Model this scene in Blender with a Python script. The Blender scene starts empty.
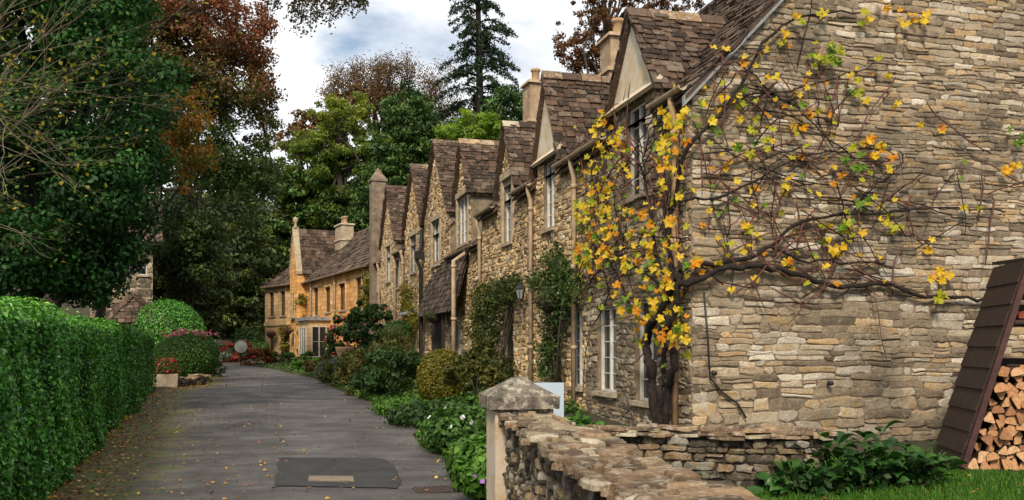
import bpy, math, random
import numpy as np
from mathutils import Vector, Matrix, noise as mnoise

# ---------------------------------------------------------------- camera
SC = bpy.context.scene
COL = SC.collection
YAW = math.radians(15.05)
CAM_Z = 1.5
FPX, CX, HY = 900.0, 512.0, 345.0
cam_d = bpy.data.cameras.new('camera')
cam = bpy.data.objects.new('camera', cam_d)
COL.objects.link(cam)
cam.location = (0, 0, CAM_Z)
cam.rotation_euler = (math.radians(90), 0, -YAW)
cam_d.sensor_width = 36.0
cam_d.lens = 36.0 * FPX / 1024.0
cam_d.shift_y = (HY - 250.0) / 1024.0
cam_d.clip_start = 0.05
cam_d.clip_end = 2000
SC.camera = cam

# ---------------------------------------------------------------- sky
TO_SUN = Vector((-0.34, -0.70, 0.70)).normalized()
SUN_EL = math.asin(TO_SUN.z)
SUN_ROT = math.atan2(TO_SUN.x, TO_SUN.y)
world = bpy.data.worlds.new('World')
SC.world = world
world.use_nodes = True
nt = world.node_tree
nt.nodes.clear()
wo = nt.nodes.new('ShaderNodeOutputWorld')
bg = nt.nodes.new('ShaderNodeBackground')
sky = nt.nodes.new('ShaderNodeTexSky')
sky.sky_type = 'NISHITA'
sky.sun_disc = False
sky.sun_elevation = SUN_EL
sky.sun_rotation = SUN_ROT
sky.air_density = 1.2
sky.dust_density = 1.5
bg.inputs['Strength'].default_value = 0.092
tc = nt.nodes.new('ShaderNodeTexCoord')
mp = nt.nodes.new('ShaderNodeMapping')
mp.inputs['Scale'].default_value = (1.0, 1.0, 2.4)
mp.inputs['Location'].default_value = (0.35, 0.1, 0.15)
nz = nt.nodes.new('ShaderNodeTexNoise')
nz.inputs['Scale'].default_value = 4.2
nz.inputs['Detail'].default_value = 7
nz.inputs['Roughness'].default_value = 0.55
cr = nt.nodes.new('ShaderNodeValToRGB')
cr.color_ramp.elements[0].position = 0.24
cr.color_ramp.elements[0].color = (0, 0, 0, 1)
cr.color_ramp.elements[1].position = 0.44
cr.color_ramp.elements[1].color = (1, 1, 1, 1)
nz2 = nt.nodes.new('ShaderNodeTexNoise')
nz2.inputs['Scale'].default_value = 5.5
nz2.inputs['Detail'].default_value = 6
cr2 = nt.nodes.new('ShaderNodeValToRGB')
cr2.color_ramp.elements[0].position = 0.36
cr2.color_ramp.elements[0].color = (6.9, 7.2, 7.7, 1)
cr2.color_ramp.elements[1].position = 0.60
cr2.color_ramp.elements[1].color = (9.6, 9.7, 9.8, 1)
mx = nt.nodes.new('ShaderNodeMix')
mx.data_type = 'RGBA'
L = nt.links.new
L(tc.outputs['Generated'], mp.inputs['Vector'])
L(mp.outputs['Vector'], nz.inputs['Vector'])
L(mp.outputs['Vector'], nz2.inputs['Vector'])
L(nz.outputs['Fac'], cr.inputs['Fac'])
L(nz2.outputs['Fac'], cr2.inputs['Fac'])
L(cr.outputs['Color'], mx.inputs['Factor'])
L(sky.outputs['Color'], mx.inputs['A'])
L(cr2.outputs['Color'], mx.inputs['B'])
L(mx.outputs['Result'], bg.inputs['Color'])
L(bg.outputs['Background'], wo.inputs['Surface'])

# ---------------------------------------------------------------- sun
sd = bpy.data.lights.new('sun', 'SUN')
sd.energy = 3.1
sd.angle = math.radians(10)
sd.color = (1.0, 0.88, 0.70)
so = bpy.data.objects.new('sun', sd)
so.rotation_euler = TO_SUN.to_track_quat('Z', 'Y').to_euler()
so.location = (-20, -30, 40)
COL.objects.link(so)

SC.view_settings.view_transform = 'Standard'
SC.view_settings.look = 'None'
SC.view_settings.gamma = 1.0
SC.view_settings.use_curve_mapping = False
SC.view_settings.exposure = 0.52
SC.render.engine = 'CYCLES'
SC.cycles.max_bounces = 6
SC.cycles.diffuse_bounces = 3
SC.cycles.transparent_max_bounces = 6

# ---------------------------------------------------------------- helpers
SY, CY = math.sin(YAW), math.cos(YAW)

def W(px, d, z=0.0):
    """point at image column px and depth d"""
    r = (px - CX) / FPX * d
    return Vector((r * CY + d * SY, -r * SY + d * CY, z))

def zat(py, d):
    return CAM_Z + (HY - py) / FPX * d

def WP(px, py, d):
    return W(px, d, zat(py, d))

def proj(p):
    d = p[0] * SY + p[1] * CY
    r = p[0] * CY - p[1] * SY
    if d < 0.05:
        return None
    return (CX + FPX * r / d, HY - FPX * (p[2] - CAM_Z) / d, d)

def ray(px, py):
    a = (px - CX) / FPX
    return Vector((a * CY + SY, -a * SY + CY, (HY - py) / FPX))

XF, YG = 5.0, 10.1            # street front plane and near gable plane

def FW(px, py, off=0.0):
    r = ray(px, py); t = (XF - off) / r.x
    return Vector((r.x * t, r.y * t, CAM_Z + r.z * t))

def GW(px, py, off=0.0):
    r = ray(px, py); t = (YG - off) / r.y
    return Vector((r.x * t, r.y * t, CAM_Z + r.z * t))

def rz(y):
    return 0.0 if y < 8 else min(0.012 * (y - 8), 0.75)

def RG(px, py, dz=0.0):
    z = 0.0
    for _ in range(8):
        d = (CAM_Z - z) * FPX / (py - HY)
        p = W(px, d)
        z = rz(p.y)
    return Vector((p.x, p.y, z + dz))

def link(o, parent=None):
    COL.objects.link(o)
    if parent is not None:
        o.parent = parent
    return o

def tag(o, label=None, cat=None, group=None, kind=None):
    if label: o['label'] = label
    if cat: o['category'] = cat
    if group: o['group'] = group
    if kind: o['kind'] = kind
    return o

def thing(name, loc, rotz, label, cat, group=None):
    o = bpy.data.objects.new(name, None)
    o.empty_display_size = 0.2
    o.location = loc
    o.rotation_euler = (0, 0, rotz)
    link(o)
    return tag(o, label, cat, group)

def mw(o):
    """world matrix without a depsgraph update"""
    m = o.matrix_basis.copy()
    p = o.parent
    while p is not None:
        m = p.matrix_basis @ m
        p = p.parent
    return m

# ---------------------------------------------------------------- mesh builder
class MB:
    def __init__(self):
        self.v, self.f, self.t, self.s = [], [], [], []
    def add(self, verts, faces, tint=(0.5, 0.5), smooth=False):
        b = len(self.v)
        self.v.extend([tuple(p) for p in verts])
        self.f.extend([tuple(i + b for i in f) for f in faces])
        self.t.extend([tint] * len(verts))
        self.s.extend([smooth] * len(faces))
    def box(self, a, b, tint=(0.5, 0.5), taper=0.0):
        x0, y0, z0 = a; x1, y1, z1 = b
        t = taper
        vs = [(x0, y0, z0), (x1, y0, z0), (x1, y1, z0), (x0, y1, z0),
              (x0 + t, y0 + t, z1), (x1 - t, y0 + t, z1), (x1 - t, y1 - t, z1), (x0 + t, y1 - t, z1)]
        self.add(vs, BOXF, tint)
    def obox(self, c, ax, ay, az, tint=(0.5, 0.5)):
        """box from centre and three half-axis vectors"""
        c, ax, ay, az = map(Vector, (c, ax, ay, az))
        vs = [c + sx * ax + sy * ay + sz * az for sz in (-1, 1) for sx, sy in ((-1, -1), (1, -1), (1, 1), (-1, 1))]
        self.add(vs, BOXF, tint)
    def beam(self, p, q, w, h, tint=(0.5, 0.5), up=(0, 0, 1)):
        p, q = Vector(p), Vector(q)
        d = (q - p); a = d.normalized()
        s = a.cross(Vector(up))
        if s.length < 1e-4: s = a.cross(Vector((1, 0, 0)))
        s.normalize(); u = s.cross(a).normalized()
        self.obox((p + q) / 2, d / 2, s * w / 2, u * h / 2, tint)
    def tube(self, path, radii, n=6, tint=(0.5, 0.5), cap=True, smooth=True):
        path = [Vector(p) for p in path]
        if not hasattr(radii, '__len__'): radii = [radii] * len(path)
        vs, fs = [], []
        prev = None
        for i, p in enumerate(path):
            a = path[max(0, i - 1)]; b = path[min(len(path) - 1, i + 1)]
            d = (b - a)
            d = d.normalized() if d.length > 1e-6 else Vector((0, 0, 1))
            if prev is None:
                s = d.cross(Vector((0.31, 0.17, 0.93)))
                if s.length < 1e-3: s = d.cross(Vector((1, 0, 0)))
            else:
                s = prev - d * prev.dot(d)
                if s.length < 1e-3: s = d.cross(Vector((1, 0, 0)))
            s.normalize(); prev = s
            u = d.cross(s)
            for k in range(n):
                an = 2 * math.pi * k / n
                vs.append(p + (s * math.cos(an) + u * math.sin(an)) * radii[i])
        for i in range(len(path) - 1):
            for k in range(n):
                k2 = (k + 1) % n
                fs.append((i * n + k, i * n + k2, (i + 1) * n + k2, (i + 1) * n + k))
        if cap:
            fs.append(tuple(range(n - 1, -1, -1)))
            b = (len(path) - 1) * n
            fs.append(tuple(b + k for k in range(n)))
        self.add(vs, fs, tint, smooth)
    def lathe(self, c, prof, n=12, tint=(0.5, 0.5), smooth=True):
        c = Vector(c); vs, fs = [], []
        for r, z in prof:
            for k in range(n):
                an = 2 * math.pi * k / n
                vs.append(c + Vector((r * math.cos(an), r * math.sin(an), z)))
        for i in range(len(prof) - 1):
            for k in range(n):
                k2 = (k + 1) % n
                fs.append((i * n + k, i * n + k2, (i + 1) * n + k2, (i + 1) * n + k))
        fs.append(tuple(range(n - 1, -1, -1)))
        b = (len(prof) - 1) * n
        fs.append(tuple(b + k for k in range(n)))
        self.add(vs, fs, tint, smooth)
    def prism(self, poly, off, tint=(0.5, 0.5)):
        """polygon (3D points) extruded by vector off"""
        n = len(poly); off = Vector(off)
        vs = [Vector(p) for p in poly] + [Vector(p) + off for p in poly]
        fs = [tuple(range(n - 1, -1, -1)), tuple(range(n, 2 * n))]
        for k in range(n):
            k2 = (k + 1) % n
            fs.append((k, k2, n + k2, n + k))
        self.add(vs, fs, tint)
    def build(self, name, mat, parent=None):
        me = bpy.data.meshes.new(name)
        me.from_pydata(self.v, [], self.f)
        if self.v:
            at = me.attributes.new('tint', 'FLOAT_COLOR', 'POINT')
            arr = np.ones((len(self.v), 4), np.float32)
            arr[:, :2] = np.array(self.t, np.float32)
            arr[:, 2] = 0
            at.data.foreach_set('color', arr.ravel())
            me.polygons.foreach_set('use_smooth', np.array(self.s, bool))
        if mat: me.materials.append(mat)
        o = bpy.data.objects.new(name, me)
        link(o, parent)
        return o

BOXF = [(3, 2, 1, 0), (4, 5, 6, 7), (0, 1, 5, 4), (1, 2, 6, 5), (2, 3, 7, 6), (3, 0, 4, 7)]

def np_mesh(name, verts, faces4, tint, mat, parent=None, smooth=False):
    """fast mesh from numpy quads"""
    me = bpy.data.meshes.new(name)
    nv, nf = len(verts), len(faces4)
    me.vertices.add(nv)
    me.vertices.foreach_set('co', np.asarray(verts, np.float32).ravel())
    me.loops.add(nf * 4)
    me.loops.foreach_set('vertex_index', np.asarray(faces4, np.int32).ravel())
    me.polygons.add(nf)
    me.polygons.foreach_set('loop_start', np.arange(0, nf * 4, 4, dtype=np.int32))
    if tint is not None:
        at = me.attributes.new('tint', 'FLOAT_COLOR', 'POINT')
        arr = np.ones((nv, 4), np.float32)
        arr[:, :2] = tint
        arr[:, 2] = 0
        at.data.foreach_set('color', arr.ravel())
    me.update(calc_edges=True)
    if smooth:
        me.polygons.foreach_set('use_smooth', np.ones(nf, bool))
    if mat: me.materials.append(mat)
    o = bpy.data.objects.new(name, me)
    link(o, parent)
    return o

def unit(a):
    return a / np.maximum(np.linalg.norm(a, axis=1, keepdims=True), 1e-9)

def leaves(name, pts, nrm, size, mat, parent, rng, aspect=0.55, droop=None, tint=None, fold=0.12):
    """one folded quad per leaf"""
    n = len(pts)
    nrm = unit(np.asarray(nrm, float))
    rv = rng.normal(size=(n, 3))
    if droop is not None:
        rv = rv + np.asarray(droop)[None, :]
    t = unit(rv - nrm * np.sum(rv * nrm, axis=1, keepdims=True))
    b = np.cross(nrm, t)
    s = (np.ones(n) * size)[:, None] if not hasattr(size, '__len__') else np.asarray(size)[:, None]
    v = np.empty((n, 4, 3))
    v[:, 0] = pts - t * s * 0.5
    v[:, 1] = pts + b * s * aspect * 0.5 + nrm * s * fold
    v[:, 2] = pts + t * s * 0.5
    v[:, 3] = pts - b * s * aspect * 0.5 + nrm * s * fold
    f = np.arange(n * 4).reshape(n, 4)
    if tint is None:
        tint = rng.random((n, 2))
    tn = np.repeat(tint, 4, axis=0)
    return np_mesh(name, v.reshape(-1, 3), f, tn, mat, parent)

def blob_points(blobs, n, rng, shell=0.5, up=0.3, noise=0.18):
    """points and normals spread through ellipsoids [(centre, radii, weight)]"""
    ws = np.array([b[2] if len(b) > 2 else (b[1][0] * b[1][1] + b[1][1] * b[1][2] + b[1][0] * b[1][2]) for b in blobs], float)
    cnt = rng.multinomial(n, ws / ws.sum())
    P, N, T = [], [], []
    for b, c in zip(blobs, cnt):
        if c == 0: continue
        d = unit(rng.normal(size=(c, 3)))
        rad = (shell + (1 - shell) * rng.random(c) ** 0.6)
        rad = rad * (1 + noise * rng.normal(size=c) * 0.6)
        p = d * np.asarray(b[1])[None, :] * rad[:, None] + np.asarray(b[0])[None, :]
        nn = d / np.asarray(b[1])[None, :]
        nn = unit(nn) + rng.normal(size=(c, 3)) * 0.55
        nn[:, 2] += up
        P.append(p); N.append(nn)
        T.append(np.full(c, rng.random()))
    return np.concatenate(P), np.concatenate(N), np.concatenate(T)

# ---------------------------------------------------------------- materials
MATS = {}
def nodes(m):
    m.use_nodes = True
    n = m.node_tree
    return n, n.nodes, n.links.new, n.nodes['Principled BSDF']

def ramp(nd, stops, interp='LINEAR'):
    r = nd.new('ShaderNodeValToRGB')
    r.color_ramp.interpolation = interp
    e = r.color_ramp.elements
    while len(e) < len(stops): e.new(0.5)
    for k, (p, c) in enumerate(stops):
        e[k].position = p
        e[k].color = (c[0], c[1], c[2], 1)
    return r

def noise(nd, ln, coord, scale, detail=4, rough=0.6):
    t = nd.new('ShaderNodeTexNoise')
    t.inputs['Scale'].default_value = scale
    t.inputs['Detail'].default_value = detail
    t.inputs['Roughness'].default_value = rough
    if coord is not None: ln(coord, t.inputs['Vector'])
    return t

def mixc(nd, ln, fac, a, b, mode='MIX'):
    m = nd.new('ShaderNodeMix'); m.data_type = 'RGBA'; m.blend_type = mode
    for key, val in (('Factor', fac), ('A', a), ('B', b)):
        if isinstance(val, (int, float)): m.inputs[key].default_value = val
        elif isinstance(val, tuple): m.inputs[key].default_value = (*val, 1)
        else: ln(val, m.inputs[key])
    return m.outputs['Result']

def tintnode(nd, ln):
    a = nd.new('ShaderNodeAttribute'); a.attribute_name = 'tint'
    s = nd.new('ShaderNodeSeparateColor')
    ln(a.outputs['Color'], s.inputs['Color'])
    return s.outputs['Red'], s.outputs['Green']

def mapr(nd, ln, val, lo, hi, a=0.0, b=1.0):
    m = nd.new('ShaderNodeMapRange')
    m.inputs['From Min'].default_value = a; m.inputs['From Max'].default_value = b
    m.inputs['To Min'].default_value = lo; m.inputs['To Max'].default_value = hi
    ln(val, m.inputs['Value'])
    return m.outputs['Result']

def piece_mat(name, stops, rough=0.9, lichen=None, lich_amt=0.5, stain=None, bump=0.5, bscale=22, stain_scale=0.7, stain_lo=0.45, lt=0.57, fine=55):
    """masonry / tile pieces: colour per piece from 'tint', blotches, lichen and fine relief"""
    if name in MATS: return MATS[name]
    m = bpy.data.materials.new(name); t, nd, ln, bs = nodes(m)
    geo = nd.new('ShaderNodeNewGeometry'); co = geo.outputs['Position']
    r, g = tintnode(nd, ln)
    n0 = noise(nd, ln, co, 7, 7, 0.75)
    ad = nd.new('ShaderNodeMath'); ad.operation = 'MULTIPLY_ADD'
    ln(n0.outputs['Fac'], ad.inputs[0]); ad.inputs[1].default_value = 0.9
    sb = nd.new('ShaderNodeMath'); sb.operation = 'SUBTRACT'; ln(r, sb.inputs[0]); sb.inputs[1].default_value = 0.45
    ln(sb.outputs[0], ad.inputs[2])
    cr = ramp(nd, stops); ln(ad.outputs[0], cr.inputs['Fac'])
    col = cr.outputs['Color']
    br = mapr(nd, ln, g, 0.72, 1.2)
    col = mixc(nd, ln, 1.0, col, br, 'MULTIPLY')
    if stain:
        ns = noise(nd, ln, co, stain_scale, 5, 0.65)
        f = mapr(nd, ln, ns.outputs['Fac'], 0.0, 0.85, stain_lo, stain_lo + 0.2)
        col = mixc(nd, ln, f, col, stain)
    if lichen:
        nl = noise(nd, ln, co, 13, 6, 0.7)
        f = mapr(nd, ln, nl.outputs['Fac'], 0.0, lich_amt, lt, lt + 0.1)
        col = mixc(nd, ln, f, col, lichen)
    n2 = noise(nd, ln, co, fine, 4, 0.7)
    f2 = mapr(nd, ln, n2.outputs['Fac'], 0.55, 1.35, 0.25, 0.75)
    col = mixc(nd, ln, 1.0, col, f2, 'MULTIPLY')
    ln(col, bs.inputs['Base Color'])
    bs.inputs['Roughness'].default_value = rough
    bs.inputs['Specular IOR Level'].default_value = 0.2
    nb = noise(nd, ln, co, bscale, 8, 0.72)
    bp = nd.new('ShaderNodeBump'); bp.inputs['Strength'].default_value = bump; bp.inputs['Distance'].default_value = 0.03
    ln(nb.outputs['Fac'], bp.inputs['Height']); ln(bp.outputs['Normal'], bs.inputs['Normal'])
    MATS[name] = m
    return m

def plain_mat(name, col, rough=0.7, col2=None, scale=12, bump=0.0, metal=0.0, spec=0.3, detail=6, bscale=None, lo=0.35, hi=0.65):
    if name in MATS: return MATS[name]
    m = bpy.data.materials.new(name); t, nd, ln, bs = nodes(m)
    geo = nd.new('ShaderNodeNewGeometry'); co = geo.outputs['Position']
    if col2 is None: col2 = tuple(c * 0.6 for c in col)
    n = noise(nd, ln, co, scale, detail, 0.65)
    f = mapr(nd, ln, n.outputs['Fac'], 0, 1, lo, hi)
    c = mixc(nd, ln, f, tuple(col), tuple(col2))
    ln(c, bs.inputs['Base Color'])
    bs.inputs['Roughness'].default_value = rough
    bs.inputs['Metallic'].default_value = metal
    bs.inputs['Specular IOR Level'].default_value = spec
    if bump:
        nb = noise(nd, ln, co, bscale or scale * 2.5, 6, 0.65)
        bp = nd.new('ShaderNodeBump'); bp.inputs['Strength'].default_value = bump; bp.inputs['Distance'].default_value = 0.02
        ln(nb.outputs['Fac'], bp.inputs['Height']); ln(bp.outputs['Normal'], bs.inputs['Normal'])
    MATS[name] = m
    return m

def leaf_mat(name, stops, rough=0.5, spec=0.3, trans=0.3, lo=0.55, hi=1.3, src='attr'):
    if name in MATS: return MATS[name]
    m = bpy.data.materials.new(name); t, nd, ln, bs = nodes(m)
    if src == 'attr':
        r, g = tintnode(nd, ln)
    else:
        oi = nd.new('ShaderNodeObjectInfo'); r = oi.outputs['Random']
        geo = nd.new('ShaderNodeNewGeometry')
        nn = noise(nd, ln, geo.outputs['Position'], 14, 3); g = nn.outputs['Fac']
    cr = ramp(nd, stops); ln(r, cr.inputs['Fac'])
    br = mapr(nd, ln, g, lo, hi)
    col = mixc(nd, ln, 1.0, cr.outputs['Color'], br, 'MULTIPLY')
    ln(col, bs.inputs['Base Color'])
    bs.inputs['Roughness'].default_value = rough
    bs.inputs['Specular IOR Level'].default_value = spec * 0.7
    tr = nd.new('ShaderNodeBsdfTranslucent')
    ln(mixc(nd, ln, 1.0, col, (1.25, 1.25, 0.7), 'MULTIPLY'), tr.inputs['Color'])
    mx = nd.new('ShaderNodeMixShader'); mx.inputs['Fac'].default_value = trans
    ln(bs.outputs['BSDF'], mx.inputs[1]); ln(tr.outputs['BSDF'], mx.inputs[2])
    ln(mx.outputs['Shader'], nd['Material Output'].inputs['Surface'])
    MATS[name] = m
    return m

def glass_mat():
    if 'window_glass' in MATS: return MATS['window_glass']
    m = bpy.data.materials.new('window_glass'); t, nd, ln, bs = nodes(m)
    bs.inputs['Base Color'].default_value = (0.02, 0.024, 0.028, 1)
    bs.inputs['Roughness'].default_value = 0.08
    bs.inputs['Specular IOR Level'].default_value = 0.6
    geo = nd.new('ShaderNodeNewGeometry')
    nb = noise(nd, ln, geo.outputs['Position'], 3.0, 2)
    bp = nd.new('ShaderNodeBump'); bp.inputs['Strength'].default_value = 0.08
    ln(nb.outputs['Fac'], bp.inputs['Height']); ln(bp.outputs['Normal'], bs.inputs['Normal'])
    MATS['window_glass'] = m
    return m

STONE = piece_mat('rubble_stone', [(0.0, (0.151, 0.116, 0.080)), (0.2, (0.251, 0.196, 0.136)), (0.4, (0.341, 0.261, 0.176)), (0.58, (0.381, 0.321, 0.236)), (0.74, (0.422, 0.271, 0.126)), (0.86, (0.452, 0.386, 0.290)), (1.0, (0.563, 0.502, 0.410))],
                  lichen=(0.52, 0.46, 0.30), lich_amt=0.5, stain=(0.075, 0.063, 0.048), stain_scale=0.55, stain_lo=0.50, bump=1.0, bscale=16)
STONE_W = piece_mat('warm_rubble_stone', [(0.0, (0.146, 0.097, 0.057)), (0.2, (0.336, 0.228, 0.127)), (0.45, (0.515, 0.365, 0.196)), (0.65, (0.605, 0.456, 0.276)), (0.85, (0.627, 0.410, 0.172)), (1.0, (0.694, 0.627, 0.483))],
                    lichen=(0.45, 0.40, 0.30), lich_amt=0.35, stain=(0.13, 0.10, 0.07), stain_scale=0.6, stain_lo=0.54, bump=0.6)
STONE_G = piece_mat('garden_stone', [(0.0, (0.053, 0.043, 0.034)), (0.3, (0.143, 0.113, 0.084)), (0.55, (0.262, 0.202, 0.131)), (0.75, (0.357, 0.238, 0.131)), (0.9, (0.357, 0.333, 0.285)), (1.0, (0.499, 0.440, 0.357))],
                    lichen=(0.40, 0.38, 0.30), lich_amt=0.6, stain=(0.035, 0.032, 0.025), stain_scale=4, stain_lo=0.5, bump=1.3, bscale=38, lt=0.53)
COPING = piece_mat('coping_stone', [(0.0, (0.124, 0.086, 0.054)), (0.35, (0.286, 0.193, 0.117)), (0.6, (0.362, 0.231, 0.124)), (0.85, (0.399, 0.318, 0.199)), (1.0, (0.553, 0.481, 0.349))],
                   lichen=(0.55, 0.48, 0.38), lich_amt=0.6, stain=(0.09, 0.06, 0.045), stain_scale=5, stain_lo=0.47, bump=1.2, bscale=22, lt=0.52)
TILE = piece_mat('stone_slate', [(0.0, (0.028, 0.020, 0.015)), (0.3, (0.063, 0.042, 0.030)), (0.6, (0.097, 0.060, 0.041)), (0.85, (0.126, 0.084, 0.058)), (1.0, (0.165, 0.130, 0.099))],
                 lichen=(0.34, 0.30, 0.25), lich_amt=0.5, stain=(0.05, 0.038, 0.03), stain_scale=1.3, stain_lo=0.52, bump=0.7, bscale=30)
TILE_DK = piece_mat('dark_stone_slate', [(0.0, (0.03, 0.024, 0.02)), (0.5, (0.075, 0.055, 0.042)), (1.0, (0.14, 0.10, 0.075))],
                    lichen=(0.17, 0.14, 0.10), lich_amt=0.4, bump=0.6)
MORTAR = plain_mat('lime_mortar', (0.27, 0.215, 0.15), 0.95, (0.12, 0.09, 0.06), 5, 0.6, bscale=40)
MORTAR_DK = plain_mat('dark_joint', (0.05, 0.042, 0.032), 0.95, (0.02, 0.017, 0.014), 9, 0.6, bscale=40)
ASHLAR = plain_mat('warm_ashlar', (0.784, 0.450, 0.176), 0.9, (0.557, 0.277, 0.088), 1.6, 0.35, bscale=30)
ASHLAR_P = plain_mat('pale_ashlar', (0.682, 0.506, 0.308), 0.9, (0.506, 0.341, 0.176), 1.6, 0.35, bscale=30)
DRESSED = plain_mat('dressed_stone', (0.46, 0.38, 0.27), 0.9, (0.27, 0.21, 0.14), 5, 0.5, bscale=40)
PLASTER = plain_mat('stained_render', (0.58, 0.52, 0.42), 0.9, (0.44, 0.29, 0.12), 2.6, 0.25, bscale=25, lo=0.42, hi=0.72)
LEAD = plain_mat('lead_grey', (0.28, 0.29, 0.30), 0.7, (0.16, 0.16, 0.165), 6, 0.2)
PIPE = plain_mat('buff_painted_iron', (0.47, 0.36, 0.25), 0.6, (0.30, 0.21, 0.13), 7, 0.1)
PIPE_O = plain_mat('ochre_painted_iron', (0.46, 0.31, 0.17), 0.6, (0.32, 0.20, 0.11), 7, 0.1)
BLACK = plain_mat('black_iron', (0.018, 0.018, 0.019), 0.5, (0.03, 0.027, 0.024), 12)
WHITE = plain_mat('weathered_white_paint', (0.62, 0.61, 0.57), 0.6, (0.45, 0.43, 0.38), 7, 0.05)
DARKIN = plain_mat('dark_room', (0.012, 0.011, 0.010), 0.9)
DOORW = plain_mat('dark_door_wood', (0.03, 0.024, 0.02), 0.6, (0.015, 0.012, 0.01), 9, 0.2)
BARK = plain_mat('bark', (0.075, 0.058, 0.043), 0.95, (0.03, 0.024, 0.018), 9, 0.8, bscale=30)
BARK_P = plain_mat('pale_twig', (0.23, 0.19, 0.14), 0.9, (0.12, 0.095, 0.07), 9, 0.4)
VINEB = plain_mat('vine_bark', (0.033, 0.022, 0.018), 0.95, (0.009, 0.007, 0.006), 16, 0.9, bscale=45)
CANE = plain_mat('red_cane', (0.15, 0.045, 0.035), 0.7, (0.075, 0.035, 0.025), 12)
GLASS = glass_mat()

def coursed(m):
    """add squared-block courses to a far wall's colour and relief"""
    nd, ln = m.node_tree.nodes, m.node_tree.links.new
    bs = nd['Principled BSDF']
    tc_ = nd.new('ShaderNodeTexCoord'); sp = nd.new('ShaderNodeSeparateXYZ'); ln(tc_.outputs['Object'], sp.inputs[0])
    ad = nd.new('ShaderNodeMath'); ad.operation = 'ADD'; ln(sp.outputs['X'], ad.inputs[0]); ln(sp.outputs['Y'], ad.inputs[1])
    cb = nd.new('ShaderNodeCombineXYZ'); ln(ad.outputs[0], cb.inputs['X']); ln(sp.outputs['Z'], cb.inputs['Y'])
    bt = nd.new('ShaderNodeTexBrick'); ln(cb.outputs[0], bt.inputs['Vector'])
    bt.inputs['Color1'].default_value = (1.15, 1.12, 1.08, 1); bt.inputs['Color2'].default_value = (0.72, 0.68, 0.62, 1); bt.inputs['Mortar'].default_value = (0.55, 0.5, 0.45, 1)
    bt.inputs['Scale'].default_value = 1.0; bt.inputs['Mortar Size'].default_value = 0.012; bt.inputs['Brick Width'].default_value = 0.55; bt.inputs['Row Height'].default_value = 0.21
    old = bs.inputs['Base Color'].links[0].from_socket
    ln(mixc(nd, ln, 1.0, old, bt.outputs['Color'], 'MULTIPLY'), bs.inputs['Base Color'])
coursed(ASHLAR); coursed(ASHLAR_P)
# ---------------------------------------------------------------- masonry pieces
def emit(pieces, name, rest_name, mat, parent, cap=300, minpx=9.0, rest_mat=None):
    """largest pieces in view become objects of their own, the rest one joined part"""
    M = mw(parent)
    sc = []
    for i, (vs, fs, t) in enumerate(pieces):
        xs, ys, ok = [], [], True
        for p in vs:
            q = proj(M @ Vector(p))
            if q is None: ok = False; break
            xs.append(q[0]); ys.append(q[1])
        if not ok: sc.append(-1); continue
        w, h = max(xs) - min(xs), max(ys) - min(ys)
        cx, cy = sum(xs) / len(xs), sum(ys) / len(ys)
        vis = -5 < cx < 1029 and -5 < cy < 505
        sc.append(w * h if (vis and max(w, h) >= minpx) else -1)
    order = sorted(range(len(pieces)), key=lambda i: -sc[i])
    top = set(i for i in order[:cap] if sc[i] > 0)
    rest = MB()
    for i, (vs, fs, t) in enumerate(pieces):
        if i in top:
            mb = MB()
            c = sum((Vector(p) for p in vs), Vector()) / len(vs)
            mb.add([Vector(p) - c for p in vs], fs, t)
            o = mb.build(name, mat, parent)
            o.location = c
        else:
            rest.add(vs, fs, t)
    if rest.v:
        o = rest.build(rest_name, rest_mat or mat, parent)
        o['kind'] = 'stuff'

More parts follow.
